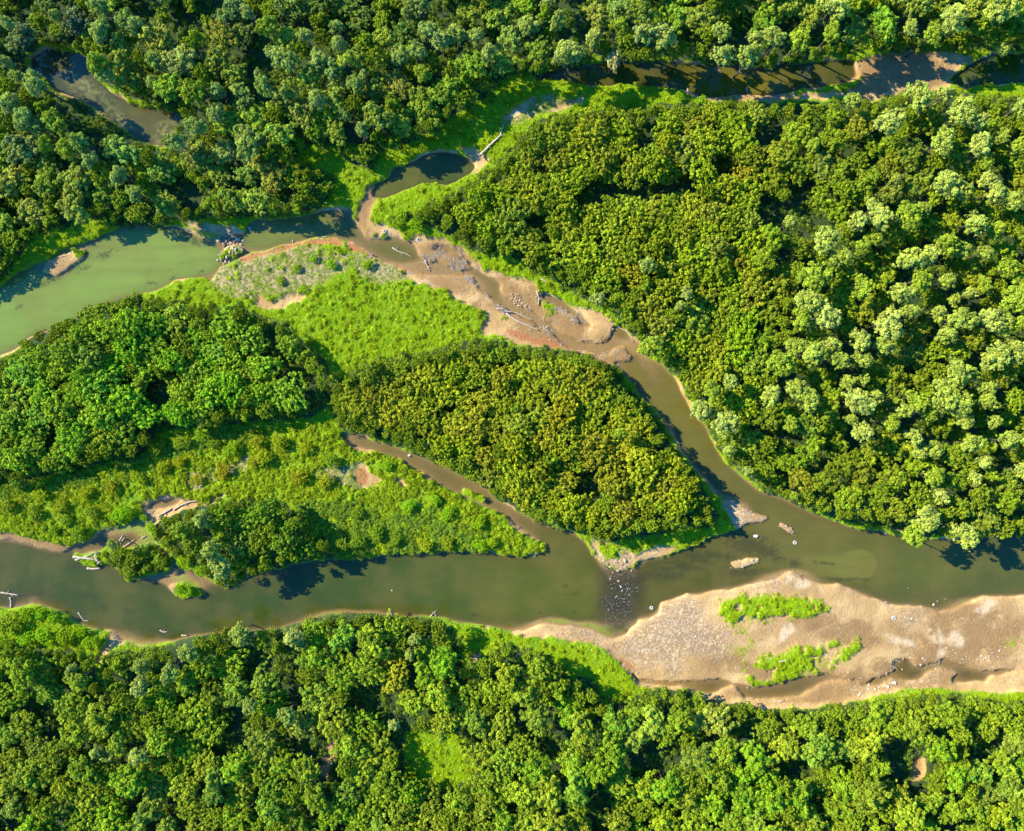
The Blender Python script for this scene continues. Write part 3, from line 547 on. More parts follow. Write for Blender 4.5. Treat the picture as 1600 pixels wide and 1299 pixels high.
def trunk_mesh(name, seed, stems):
    """height-1 trunk with limbs (tapered tubes), all in one mesh"""
    r = random.Random(seed); V, F = [], []
    def tube(pts, rad):
        k = 6; b0 = len(V)
        for (p, q) in zip(pts, rad):
            for a in range(k): V.append((p[0] + q * math.cos(a * 2 * math.pi / k), p[1] + q * math.sin(a * 2 * math.pi / k), p[2]))
        for i in range(len(pts) - 1):
            for a in range(k):
                F.append((b0 + i * k + a, b0 + i * k + (a + 1) % k, b0 + (i + 1) * k + (a + 1) % k, b0 + (i + 1) * k + a))
    for s in range(stems):
        a0 = r.uniform(0, 6.28); sp = .05 if stems == 1 else .28
        top = (math.cos(a0) * sp, math.sin(a0) * sp, r.uniform(.72, .82))
        o = (math.cos(a0) * .03 * (stems > 1), math.sin(a0) * .03 * (stems > 1))
        pts = [(o[0] + (top[0] - o[0]) * u + r.uniform(-.01, .01), o[1] + (top[1] - o[1]) * u + r.uniform(-.01, .01), -.05 + top[2] * u) for u in (0, .25, .5, .75, 1)]
        tube(pts, [q / (1 if stems == 1 else 1.7) for q in (.020, .016, .013, .009, .003)])
        for b in range(5 if stems == 1 else 2):
            u = r.uniform(.35, .7); i = int(u * 4); f = u * 4 - i
            p = [pts[i][j] + (pts[i + 1][j] - pts[i][j]) * f for j in range(3)]; a = r.uniform(0, 6.28); L = r.uniform(.07, .13)
            tube([p, (p[0] + math.cos(a) * L * .5, p[1] + math.sin(a) * L * .5, p[2] + L * .35), (p[0] + math.cos(a) * L, p[1] + math.sin(a) * L, p[2] + L * .6)], [.008, .006, .002])
    me = bpy.data.meshes.new(name); me.from_pydata(V, [], F); me.update(); me.materials.append(M_bark); return me
NV = 9
CROWN = {k: [crown_mesh(k + '_crown', 100 * j + i, k) for i in range(NV)] for j, k in enumerate(('willow', 'tree', 'bush'))}
TRUNK = {'willow': [trunk_mesh('willow_trunk', i, 1) for i in range(3)], 'tree': [trunk_mesh('tree_trunk', i + 9, 1) for i in range(3)], 'bush': [trunk_mesh('bush_stems', i + 20, 4) for i in range(3)]}

NAME = {'willow': 'willow_tree', 'tree': 'leafy_tree', 'bush': 'bush'}
protos = {}
def build_proto(kind):
    e = bpy.data.objects.new(NAME[kind], None); e.empty_display_size = .5
    c = bpy.data.objects.new('crown' if kind != 'bush' else 'foliage', CROWN[kind][0][0]); c.parent = e
    t = bpy.data.objects.new('trunk' if kind != 'bush' else 'stems', TRUNK[kind][0]); t.parent = e
    return e, c, t
for k in NAME: protos[k] = build_proto(k)
plants = []       # (obj, kind, apparent px, py, r, color)
def plant(kind, px, py, rpx, h, color, px_is_base=False):
    """px, py: where the crown appears in the photo; the base stands where the view line through the crown centre meets the ground plan"""
    e0, c0, t0 = protos[kind]
    R = rpx * S; vz = CROWN[kind][0][1]
    hc = h * (.68 if kind != 'bush' else .55)
    f = 1 - hc / H
    R *= f
    bx, by = CX + (px - CX) * f, CY + (py - CY) * f
    z = max(-.4, gz(bx, by)) - .03
    e, c, t = e0.copy(), c0.copy(), t0.copy()
    c.data = CROWN[kind][rnd.randrange(NV)][0]; t.data = TRUNK[kind][rnd.randrange(3)]
    for o in (e, c, t): COL.objects.link(o)
    c.parent = e; t.parent = e
    e.location = (wx(bx), wy(by), z); e.rotation_euler = (0, 0, rnd.uniform(0, 6.28))
    rz = (h - hc) / (vz * 1.08)
    rz = min(max(rz, R * .75), R * 1.45)
    c.scale = (R * rnd.uniform(.95, 1.28), R * rnd.uniform(.92, 1.10), rz); c.location = (0, 0, hc)
    t.scale = (h * .95, h * .95, h * .85)
    c.color = (*color, 1)
    plants.append((e, kind, px, py, rpx, color))
    return e

# pale willows picked out one by one: crop origin, then (x, y, r) in that crop
WILL = {
 (1180,300): [(190,190,42),(400,290,82),(490,400,60),(340,510,95),(300,660,80),(400,740,90),(260,770,70),(620,570,72),(610,340,50),(680,290,52),(710,140,80),(590,190,55),(900,150,80),(970,120,50),(900,410,80),(1010,380,65),(960,540,72),(850,610,70),(1120,320,70),(1200,350,60),(1340,370,42),(1280,200,80),(1400,240,60),(1110,540,50),(1480,460,60),(1340,570,50),(1250,610,45),(1160,650,40),(1530,630,90),(770,790,85),(740,920,60),(610,890,62),(890,710,52),(320,960,80),(150,1020,80),(220,930,55),(440,910,55),(480,1000,60),(620,1000,50),(1110,850,60),(1070,730,45),(1200,760,75),(1370,760,70),(1450,800,65),(1560,790,60),(1410,980,85),(1530,950,65),(1180,1090,85),(1260,1080,50),(1080,1150,45),(530,1130,42),(620,1120,42),(220,1170,65),(300,1230,72),(80,1210,62),(600,1250,85),(700,1220,45),(930,1240,60),(1110,1240,75),(1190,1260,70),(1360,1250,62),(1350,1170,50)],
 (1180,600): [(560,215,42),(620,290,62),(200,245,45),(870,160,55),(1000,165,55),(790,230,58),(920,310,52),(960,400,45),(1040,390,50),(1220,210,60),(1260,350,62),(1480,330,65),(1390,220,42),(1330,460,42),(1040,550,62),(1280,560,46),(1570,510,52),(1070,660,60),(1000,790,75),(920,890,70),(1230,890,78),(220,660,26)],
 (800,300): [(830,920,72),(800,440,46),(510,640,42),(1030,610,40),(1180,1180,60),(1290,1130,45),(990,680,32)],
 (800,600): [(1120,160,60),(1260,230,72),(1280,390,42),(1390,520,36),(640,290,36)],
 (1180,0): [(250,250,80),(440,220,58),(1150,130,80),(1420,80,100),(1040,220,50),(900,190,46),(450,60,80),(100,240,62),(300,300,60),(1480,290,36),(950,590,80),(1100,580,50),(780,740,72),(1200,680,90),(1090,860,72),(1310,880,70),(1120,1110,90),(1220,1150,50),(1350,1080,50),(1400,1160,65),(1500,1200,55),(1550,880,52),(1440,830,42),(1300,740,60),(560,620,50),(330,880,46),(1340,970,46),(1560,660,60)],
 (800,0): [(100,170,65),(270,150,58),(340,310,88),(480,240,52),(780,220,70),(900,230,75),(1260,330,62),(1410,330,75),(1240,210,56),(210,40,38),(630,170,48),(1430,250,48)],
 (400,0): [(140,350,60),(210,380,60),(380,370,58),(500,285,50),(490,180,46),(310,230,46),(80,180,60),(900,100,34),(1030,210,60),(1100,250,55),(1190,220,55),(1310,240,52),(1380,340,46),(860,350,60),(960,320,50),(1000,460,52),(600,520,52),(650,470,40),(70,540,60),(370,610,55),(640,790,46),(540,700,36)],
 (0,0): [(610,60,60),(620,200,66),(760,140,60),(820,170,55),(350,110,36),(600,400,60),(640,460,55),(230,510,66),(60,390,46),(70,160,42),(940,380,50),(930,510,44),(1310,560,46),(1300,690,56),(1190,770,58),(1060,860,62),(180,720,70),(80,630,58),(300,870,48),(430,900,60),(500,860,60),(560,960,55),(730,1060,55),(820,1160,50),(1490,100,42),(1560,470,40),(250,780,46),(130,470,40)],
 (0,880): [(1430,430,66),(1130,520,62),(480,690,60),(860,600,50),(850,720,56),(1030,640,62),(720,1060,58),(600,1100,42),(840,1130,58),(670,1130,40),(1500,830,48),(450,620,36)],
 (400,880): [(220,430,64),(270,470,34),(950,440,38),(920,530,38),(830,940,38),(200,890,56),(1110,1010,42)],
 (0,600): [(1270,980,58),(1330,1080,75),(1220,800,52),(1090,860,58),(670,960,34)],
}
near_beige = (960, 93)
kept = []
for (x0_, y0_), L in WILL.items():
    for a, b_, r_ in L:
        px, py, r = x0_ + a / 3.8095, y0_ + b_ / 3.8095, r_ / 3.8095 * 1.22
        if any(math.hypot(px - q[0], py - q[1]) < .46 * (r + q[2]) for q in kept): continue
        kept.append((px, py, r))
def will_col(px, py):
    u = rnd.random()
    c = (.27 + .10 * u, .385 + .08 * u, .095 + .07 * u)
    if px < 700 and py < 330: c = (.23 + .09 * u, .36 + .08 * u, .11 + .06 * u)
    if px > 1180: c = (.28 + .11 * u, .40 + .09 * u, .080 + .07 * u)
    if rnd.random() < .15: c = (.24, .37, .045)
    return (c[0] * 1.08, c[1] * 1.02, c[2] * .72)
occ = []
for px, py, r in kept:
    north_dark = px < 640 and py < 60
    plant('willow', px, py, r, min(12.5, 4.5 + r * .30 + rnd.uniform(0, 2)) * (1.0 if py < 880 else .85) * (1.2 if px > 830 and py < 110 else 1), will_col(px, py)); occ.append((px, py, r))
beige = plant('willow', 958, 92, 17, 10, (.55, .50, .20)); occ.append((958, 92, 17))

# the rest of the woods: bushes in the young thickets, taller green trees elsewhere
from math import hypot
def dist_edge(pts, x, y):
    best = 1e9
    for i in range(len(pts)):
        ax, ay = pts[i]; bx, by = pts[(i + 1) % len(pts)]
        dx, dy = bx - ax, by - ay; L = dx * dx + dy * dy
        u = 0 if L == 0 else max(0, min(1, ((x - ax) * dx + (y - ay) * dy) / L))
        best = min(best, hypot(ax + u * dx - x, ay + u * dy - y))
    return best
cell = {}
def free(px, py, r, k):
    gx_, gy_ = int(px // 50), int(py // 50)
    for i in (-1, 0, 1):
        for j in (-1, 0, 1):
            for q in cell.get((gx_ + i, gy_ + j), ()):
                if hypot(px - q[0], py - q[1]) < k * (r + q[2]): return False
    return True
def put(px, py, r): cell.setdefault((int(px // 50), int(py // 50)), []).append((px, py, r))
for q in occ: put(*q)
HN = np.clip((vnoise(60, 88, 2) - .5) * 2.2 + .5, 0, 1)
def style(zone, px, py):
    k, h, c = style_(zone, px, py)
    g_ = {'isl': 1.02, 'ne': 1.0, 'mid': 1.36, 'pen': 1.08}.get(zone, 1.10)
    hn = samp(HN, px, py); g_ *= .82 + .36 * rnd.random()
    if k == 'bush': h *= .80 + .42 * hn
    else: h *= .64 + .72 * hn
    if zone == 'nw' and px < 560 and py > 250: h *= .66
    v_ = rnd.random()
    if v_ < .06: c = (c[0] * 1.14, c[1] * .94, c[2] * .9)          # yellowing
    elif v_ < .20: c = (c[0] * .92, c[1] * .96, c[2] * 1.8)       # duller, bluer kind
    if zone == 'nw' and px > 830: h *= 1.28
    if zone == 'nw' and 540 < px < 800 and py > 60 and dist_edge(F_nw, px, py) < 45: h *= .72
    if zone == 'nw' and px < 200 and py > 300: h *= .75
    gr = {'mid': 1.08, 'south': .98, 'nw': .95, 'pen': 1.0}.get(zone, 1.0)
    return k, h, (c[0] * 1.32 * g_ * gr, c[1] * 1.22 * g_, c[2] * .60)
def style_(zone, px, py):
    """kind, height, colour for one fill plant"""
    u, v = rnd.random(), rnd.random()
    if zone == 'isl': return 'bush', rnd.uniform(4.5, 6.5), (.175 + .06 * u, .235 + .05 * v, .018 + .014 * u)
    if zone == 'mid': return 'bush', rnd.uniform(4.2, 6.2), (.095 + .045 * u, .225 + .05 * v, .030 + .018 * u)
    if zone == 'pen': return 'bush', rnd.uniform(6, 8.5), (.100 + .04 * u, .215 + .05 * v, .032 + .012 * u)
    if zone == 'islet': return 'bush', rnd.uniform(2, 3), (.100 + .06 * u, .27 + .05 * v, .018)
    if zone == 'ne':
        if px < 1180: return 'bush', rnd.uniform(4.5, 6.5), (.155 + .06 * u, .245 + .05 * v, .020 + .015 * u)
        return 'tree', rnd.uniform(4.5, 7) + (2.5 if py > 760 else 0), (.095 + .06 * u, .172 + .05 * v, .020 + .012 * u)
    if zone == 'south':
        k = 'tree' if px > 820 or v > .62 else 'bush'
        return k, rnd.uniform(5.5, 8) if k == 'tree' else rnd.uniform(4.5, 6), (.110 + .07 * u, .220 + .05 * v, .024 + .016 * u)
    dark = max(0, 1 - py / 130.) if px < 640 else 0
    if (px < 640 and py < 62 and px > 270) or (px < 130 and py < 85): return 'tree', rnd.uniform(3, 4.5), (.045 + .03 * u, .120 + .03 * v, .055 + .02 * u)  # shaded top band: its shade is put into the low trees' darker, bluer leaves
    return 'tree', rnd.uniform(6, 9), (.120 + .085 * u, .215 + .065 * v, .040 + .045 * u)
zones = [('isl', F_isl, []), ('mid', F_mid, [F_mid_gap, F_mid_gap2]), ('pen', F_pen, []), ('islet', F_islet, []), ('ne', F_ne, [F_hole_ne]), ('south', F_south, F_hole_s), ('nw', F_nw, [F_hole_pond, F_hole_path])]
RR = {'isl': (21, 30), 'mid': (21, 30), 'pen': (18, 26), 'islet': (9, 15), 'ne': (20, 30), 'south': (22, 31), 'nw': (21, 31)}
fill = []
for zone, P, holes in zones:
    pm = poly(P); hm = polys(holes) if holes else np.zeros((RH, RW), bool)
    ys_, xs_ = np.nonzero(pm & ~hm); n_try = int(len(ys_) / 45)
    for rel in (1.0, .8, .62):
        for k in rng.integers(0, len(ys_), n_try):
            px, py = xs_[k] - MG, ys_[k] - MG
            lo, hi = RR[zone]; r = rnd.uniform(lo, hi) * rel
            de = dist_edge(P, px, py)
            need = 1.12 if zone in ('isl', 'mid', 'ne') else .98
            if de < r * need:
                r = de / need
                if r < lo * .42: continue
            if any(dist_edge(hp, px, py) < r * (.95 if hp is F_hole_pond else .62) for hp in holes): continue
            if not free(px, py, r, .60 if zone in ('isl', 'mid') or (zone == 'ne' and px < 1180) else .68): continue
            put(px, py, r)
            if rnd.random() < (.025 if zone in ('isl', 'mid') else .07) and de > 40: continue          # a gap in the canopy
            fill.append((zone, px, py, r))
fill.sort(key=lambda q: -q[3])
count = {'bush': 0, 'tree': 0}; rest = []
W2, H2 = 1600, 1299
for zone, px, py, r in fill:
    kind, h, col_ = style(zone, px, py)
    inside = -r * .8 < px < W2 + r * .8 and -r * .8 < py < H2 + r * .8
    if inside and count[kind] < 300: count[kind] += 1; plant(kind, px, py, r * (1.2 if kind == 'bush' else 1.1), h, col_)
    else: rest.append((kind, px, py, r * 1.10, h))
print('individual', count, 'willows', len(kept), 'rest', len(rest))

# single bushes in the open, one by one: px, py, r, h, colour
OPEN = [(191,802,13,2.2,'b'),(205,800,10,2,'b'),(180,806,8,1.6,'b'),(289,876,11,1.8,'b'),(318,890,12,2.2,'b'),(284,919,11,2,'b'),(297,923,9,1.6,'b'),(228,808,7,1.2,'b'),(240,822,8,1.4,'b'),(127,832,12,2,'g'),(90,828,9,1.4,'g'),(46,955,13,2.5,'b'),(68,957,12,2.3,'b'),(88,965,10,2,'b'),(18,972,18,3,'g'),(48,995,14,2.4,'b'),(75,990,15,2.6,'b'),(105,990,14,2.4,'b'),(130,985,11,2,'b'),(147,1000,13,2.6,'b'),(15,1000,14,2.6,'g'),
        (650,352,13,2.4,'b'),(628,340,12,2,'b'),(662,335,14,2.6,'b'),(690,325,14,3,'b'),(620,352,9,1.5,'b'),(1232,166,9,2.2,'b'),(338,692,10,1.8,'g'),(365,700,12,2,'b'),(405,690,12,2,'o'),(400,720,12,1.8,'o'),(352,735,13,1.9,'o'),(310,750,11,1.6,'o'),(285,720,10,1.6,'o'),(415,715,14,2,'o'),(440,690,13,2,'o'),(480,700,12,1.7,'o'),(520,720,13,1.9,'g'),(470,745,14,1.9,'o'),(510,752,12,1.6,'o'),(560,800,12,1.8,'g'),(605,727,10,1.6,'b'),(590,830,14,2,'g'),(560,845,15,2.2,'g'),(620,840,12,1.8,'g'),(665,850,12,1.8,'o'),(640,790,12,1.6,'b'),(680,780,11,1.5,'b'),(700,800,12,1.6,'b'),(750,815,12,1.6,'b'),(750,850,12,1.6,'b'),(770,845,11,1.5,'b'),(700,846,12,1.7,'o'),(535,845,13,2,'g'),
        (60,800,12,1.6,'g'),(20,790,12,1.6,'g'),(100,790,12,1.6,'o'),(140,770,13,1.7,'o'),(180,760,12,1.6,'o'),(220,745,12,1.6,'o'),(260,730,12,1.6,'o'),(110,812,11,1.5,'g'),(150,800,11,1.5,'g'),(70,770,12,1.5,'o'),
        (1012,450,10,2.6,'g'),(575,415,10,1,'b'),(465,420,8,1,'b'),(492,405,8,1,'b'),(520,415,9,1,'b'),(440,440,8,.9,'b'),(478,455,8,.9,'b'),(1095,160,9,1.8,'b'),(1060,152,9,1.6,'b'),(980,160,8,1.4,'b'),(820,250,10,2,'b'),(790,262,10,2,'b'),(770,300,9,2.4,'b'),(250,700,14,2,'g'),(290,690,14,2,'g'),(320,680,12,2,'g')]
OC = {'b': (.150, .340, .016), 'g': (.105, .235, .028), 'o': (.210, .280, .022)}
opens = []
for px, py, r, h, c in OPEN:
    cc = tuple(x * rnd.uniform(.85, 1.15) * f_ for x, f_ in zip(OC[c], (1.6, 1.35, .5))); opens.append((plant('bush', px, py, r, h, cc), px, py, c))
n_open = len(opens)

# ------------------------------------------------------------------ labels that single plants out
ANCH = [('in the dark wood at the top left corner', 60, 30), ('on the left bank of the murky oblong pond', 60, 175), ('right of the murky oblong pond', 300, 130), ('in the wood below the oblong pond', 150, 280), ('above the bend of the left river arm', 60, 350),
        ('in the deep shade at the top edge', 330, 40), ('in the top wood above the small pool', 560, 130), ('in the oval thicket beside the left river arm', 400, 305), ('in the top wood above the pale sandy meadow', 720, 70),
        ('on the upper bank of the shaded backwater', 950, 50), ('on the bank above the middle of the backwater', 1130, 60), ('on the bank above the mud flats', 1330, 45), ('in the top right corner above the weedy pond', 1530, 40),
        ('on the slope beside the small pool', 760, 310), ('around the dark gap in the eastern wood', 980, 260), ('below the mud flats in the eastern wood', 1230, 230), ('below the weedy pond in the eastern wood', 1480, 230),
        ('on the bank beside the braided sandbars', 900, 410), ('in the middle of the eastern wood', 1140, 400), ('amid the tall pale crowns of the eastern wood', 1330, 420), ('by the right frame edge among tall pale crowns', 1530, 430),
        ('above the narrow lower channel bend', 1130, 600), ('in the pale group above the tyre channel', 1290, 600), ('in the deep gaps of the eastern wood', 1440, 610), ('by the right frame edge above the shaded water', 1560, 700), ('along the bank above the gravel shoals', 1250, 720), ('on the bank above the fan-shaped shoal', 1400, 790),
        ('at the top of the central thicket below the meadow', 660, 600), ('at the sandbar side of the central thicket', 860, 590), ('in the heart of the central thicket', 800, 700), ('along the straight side channel', 680, 690), ('at the lower point of the central thicket', 1000, 770), ('on the river side of the central thicket', 1000, 670),
        ('at the water edge of the left thicket', 90, 540), ('in the upper part of the left thicket', 300, 530), ('between the dark gaps of the left thicket', 390, 610), ('in the lower part of the left thicket', 130, 670),
        ('on the dark wooded point in the lower river', 380, 840), ('on the small islet with bleached logs', 210, 880),
        ('at the lower left corner bank', 80, 1060), ('right of the narrow muddy inlet', 260, 1060), ('in the lower left wood away from the river', 120, 1190), ('on the bank below the wide green river', 540, 1000), ('in the lower wood beside the sunny clearing', 640, 1110), ('in the lower wood left of the clearing', 400, 1130), ('around the bright grass bank below the river', 820, 1060), ('below the gravel end of the big sandbar', 1020, 1120), ('below the small creek', 1250, 1140), ('below the creek at the right frame edge', 1500, 1130),
        ('at the bottom edge on the left', 200, 1260), ('at the bottom edge in the middle', 760, 1250), ('at the bottom edge on the right', 1300, 1250)]
ORD = ['leftmost', 'second from left', 'third from left', 'fourth from left', 'fifth from left', 'sixth from left', 'seventh from left', 'eighth from left', 'ninth from left', 'tenth from left', 'eleventh from left', 'twelfth from left', 'thirteenth from left', 'fourteenth from left', 'fifteenth from left', 'sixteenth from left']
sets = {}
openset = {o[0].name for o in opens}
for e, kind, px, py, r, col_ in plants:
    if e.name in openset or e is beige: continue
    a = min(range(len(ANCH)), key=lambda i: (ANCH[i][1] - px) ** 2 + (ANCH[i][2] - py) ** 2)
    sets.setdefault((kind, a), []).append((px, py, e))
WORD = {'willow': 'pale silvery willow', 'tree': 'green leafy tree', 'bush': 'green bush'}
for (kind, a), L in sets.items():
    L.sort(key=lambda q: q[0]); where = ANCH[a][0]
    for i, (px, py, e) in enumerate(L):
        grp = {'willow': 'pale willows ', 'tree': 'leafy trees ', 'bush': 'bushes '}[kind] + where
        if len(L) == 1: lab = WORD[kind] + ' ' + where
        elif len(L) <= 16: lab = f'{WORD[kind]}, {ORD[i]} {where}'
        else: lab = f'{WORD[kind]} crowded among its like {where}'
        tag(e, lab, kind if kind != 'tree' else 'tree', grp)
tag(beige, 'straw coloured drying willow leaning over the shaded backwater', 'willow')
OCN = {'b': 'bright green', 'g': 'mid green', 'o': 'olive yellow'}
OA = [('on the bank of the muddy bay', 200, 805), ('on the tiny log islet shore', 300, 905), ('on the weedy lower left bank', 75, 980), ('on the slope below the small pool', 650, 340), ('on the weedy meadow left of the little pond', 110, 790), ('on the olive meadow beside the little pond', 330, 720), ('on the olive meadow by the dry patches', 480, 720), ('on the meadow tongue by the side channel', 690, 810), ('at the foot of the wooded point', 570, 835), ('on the sandy grass above the round meadow', 490, 420), ('on the strip beside the backwater', 1080, 158), ('on the slope right of the small pool', 790, 265), ('at the bank under the braided bars', 1012, 450), ('below the left thicket', 290, 690)]
so_ = {}
for e, px, py, c in opens:
    a = min(range(len(OA)), key=lambda i: (OA[i][1] - px) ** 2 + (OA[i][2] - py) ** 2); so_.setdefault((a, c), []).append((px, e))
for (a, c), L in so_.items():
    L.sort(key=lambda q: q[0])
    for i, (px, e) in enumerate(L):
        tag(e, f'low {OCN[c]} shrub {OA[a][0]}' if len(L) == 1 else f'low {OCN[c]} shrub, {ORD[i]} {OA[a][0]}', 'shrub', 'low shrubs ' + OA[a][0])
        e.name = 'shrub'

# ------------------------------------------------------------------ stuff: scattered through geometry nodes
def scatter(name, pts, scl, proto_meshes, label, cat=None, tilt=.15):
    n = len(pts); me = bpy.data.meshes.new(name)
    me.vertices.add(n); me.vertices.foreach_set('co', np.asarray(pts, np.float32).ravel())
    rot = np.stack([rng.normal(0, tilt, n), rng.normal(0, tilt, n), rng.uniform(0, 6.283, n)], -1)
    a = me.attributes.new('rot', 'FLOAT_VECTOR', 'POINT'); a.data.foreach_set('vector', rot.astype(np.float32).ravel())
    a = me.attributes.new('scl', 'FLOAT_VECTOR', 'POINT'); a.data.foreach_set('vector', np.asarray(scl, np.float32).ravel())
    a = me.attributes.new('pick', 'INT', 'POINT'); a.data.foreach_set('value', rng.integers(0, len(proto_meshes), n).astype(np.int32))
    col = bpy.data.collections.new(name + '_kinds')
    for i, pm in enumerate(proto_meshes): col.objects.link(bpy.data.objects.new(f'{name}_tuft', pm))
    o = bpy.data.objects.new(name, me); COL.objects.link(o)
    g = bpy.data.node_groups.new(name, 'GeometryNodeTree')
    g.interface.new_socket('Geometry', in_out='INPUT', socket_type='NodeSocketGeometry'); g.interface.new_socket('Geometry', in_out='OUTPUT', socket_type='NodeSocketGeometry')
    gi, go = g.nodes.new('NodeGroupInput'), g.nodes.new('NodeGroupOutput')
    mp = g.nodes.new('GeometryNodeMeshToPoints'); ip = g.nodes.new('GeometryNodeInstanceOnPoints'); ci = g.nodes.new('GeometryNodeCollectionInfo')
    ci.inputs['Collection'].default_value = col; ci.inputs['Separate Children'].default_value = True; ci.inputs['Reset Children'].default_value = True
    def att(nm, typ):
        q = g.nodes.new('GeometryNodeInputNamedAttribute'); q.data_type = typ; q.inputs['Name'].default_value = nm
        return q.outputs['Attribute']
    er = g.nodes.new('FunctionNodeEulerToRotation'); g.links.new(att('rot', 'FLOAT_VECTOR'), er.inputs[0])
    g.links.new(gi.outputs[0], mp.inputs['Mesh']); g.links.new(mp.outputs[0], ip.inputs['Points']); g.links.new(ci.outputs[0], ip.inputs['Instance'])
    ip.inputs['Pick Instance'].default_value = True; g.links.new(att('pick', 'INT'), ip.inputs['Instance Index'])
    g.links.new(er.outputs[0], ip.inputs['Rotation']); g.links.new(att('scl', 'FLOAT_VECTOR'), ip.inputs['Scale'])
    g.links.new(ip.outputs[0], go.inputs[0])
    md = o.modifiers.new('scatter', 'NODES'); md.node_group = g
    tag(o, label, cat, kind='stuff'); return o
def tuft_mesh(name, seed, mat, n=70, h=1.0, ls=.16, upright=.5):
    r = np.random.default_rng(seed)
    rad = np.sqrt(r.random(n)); an = r.uniform(0, 6.283, n); z = r.random(n) * (1 - .55 * rad ** 2) * h
    c = np.stack([np.cos(an) * rad, np.sin(an) * rad, z], -1)
    nn = np.stack([np.cos(an) * rad * .8, np.sin(an) * rad * .8, np.full(n, upright)], -1)
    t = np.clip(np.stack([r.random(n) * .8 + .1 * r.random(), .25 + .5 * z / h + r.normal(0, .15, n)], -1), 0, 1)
    return leaf_mesh(name, c, nn, ls * r.uniform(.6, 1.3, n), t, seed, mat, aspect=.5, jit=.7)
def bush_mesh(name, seed, mat):
    r = np.random.default_rng(seed); Cs, Ns, Ss, Ts = [], [], [], []
    for k in range(14):
        d = unit(r, 1)[0]; d[2] = abs(d[2]); p = d * np.array([.75, .75, .7]) * r.uniform(.4, 1); lt = r.random(2)
        m = 26; dd = unit(r, m); dd[:, 2] = np.abs(dd[:, 2]); Cs.append(p + dd * .30 * r.uniform(.5, 1.1, (m, 1))); Ns.append(dd * .8 + d * .5); Ss.append(.085 * r.uniform(.6, 1.3, m)); Ts.append(np.clip(lt + r.normal(0, .2, (m, 2)), 0, 1))
    return leaf_mesh(name, np.concatenate(Cs), np.concatenate(Ns), np.concatenate(Ss), np.concatenate(Ts), seed, mat)

def scatter_points(weight, n, jit=True):
    """n random cells drawn by weight -> (px, py)"""
    p = weight.ravel().astype(np.float64); c = np.cumsum(p); k = np.searchsorted(c, rng.random(n) * c[-1])
    yy, xx = np.divmod(np.minimum(k, p.size - 1), RW)
    return xx - MG + rng.random(n), yy - MG + rng.random(n)
def to3(px, py, dz=0):
    iy = np.clip(py + MG, 0, RH - 1).astype(int); ix = np.clip(px + MG, 0, RW - 1).astype(int)
    return np.stack([wx(px), wy(py), Zr[iy, ix] + dz], -1)
dry = (B2 < .35)
# undergrowth below the trees
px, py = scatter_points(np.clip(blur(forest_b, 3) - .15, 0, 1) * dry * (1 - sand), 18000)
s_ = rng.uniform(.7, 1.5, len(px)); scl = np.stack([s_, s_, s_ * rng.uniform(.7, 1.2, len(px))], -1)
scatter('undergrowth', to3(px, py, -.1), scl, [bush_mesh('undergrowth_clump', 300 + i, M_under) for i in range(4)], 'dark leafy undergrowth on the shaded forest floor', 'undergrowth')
# meadow grass and weeds
open_ = np.clip(1 - forest * 1.1, 0, 1) * dry * np.clip(1 - sand * 1.25, 0, 1) * (1 - thin * .92)
olive = blur(poly([(-90,770),(0,760),(160,725),(260,690),(400,665),(530,680),(640,735),(860,860),(520,870),(460,790),(360,770),(220,810),(110,850),(-90,830)]), 8)
thick = np.clip(open_ + gon * dry, 0, 1) * np.clip(.35 + 1.3 * vnoise(30, 21, 3), 0, 1)
px, py = scatter_points(thick * (1 - .75 * olive), 40000)
s_ = rng.uniform(.20, .44, len(px)); scl = np.stack([s_, s_, s_ * rng.uniform(.4, .95, len(px))], -1)
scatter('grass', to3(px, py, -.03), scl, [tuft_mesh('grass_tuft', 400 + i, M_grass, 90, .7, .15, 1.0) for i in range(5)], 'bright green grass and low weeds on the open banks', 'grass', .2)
px, py = scatter_points(np.clip(thick * olive * (vnoise(22, 33, 2) ** 2) * 3, 0, 1) + thick * .10 * (1 - olive), 9000)
s_ = rng.uniform(.35, .95, len(px)); scl = np.stack([s_, s_, s_ * rng.uniform(.6, 1.1, len(px))], -1)
scatter('weeds', to3(px, py, -.05), scl, [bush_mesh('weed_clump', 500 + i, M_weed) for i in range(5)], 'waist high olive weeds covering the lower meadows', 'weeds')
scr = blur(warp(poly([(470,790),(520,775),(560,790),(620,800),(680,790),(740,830),(770,850),(700,858),(600,864),(520,872),(500,850)]), 16, 8), 6)
scr = np.maximum(scr, .8 * blur(warp(poly([(255,700),(340,668),(400,672),(380,690),(330,690),(270,712),(200,740),(120,760),(0,775),(0,760),(110,745),(200,720)]), 12, 6), 6)) * (vnoise(16, 23, 2) > .38)
px, py = scatter_points(scr * dry * (1 - sand), 2600)
s_ = rng.uniform(.45, 1.0, len(px)); scl = np.stack([s_, s_, s_ * rng.uniform(.7, 1.2, len(px))], -1)
scatter('scrub', to3(px, py, -.05), scl, [bush_mesh('scrub_clump', 550 + i, M_scrub) for i in range(4)], 'dense knee high green scrub on the meadow tongue and thicket edge', 'scrub')
px, py = scatter_points(thin * dry * np.clip(vnoise(16, 44, 3) * 3.4 - 1.5, 0, 1), 2600)
s_ = rng.uniform(.12, .32, len(px)); scl = np.stack([s_, s_, s_], -1)
scatter('sparse_grass', to3(px, py, -.02), scl, [tuft_mesh('sparse_tuft', 600 + i, M_grass, 40) for i in range(3)], 'sparse grass tufts on the pale sandy ground', 'grass', .2)
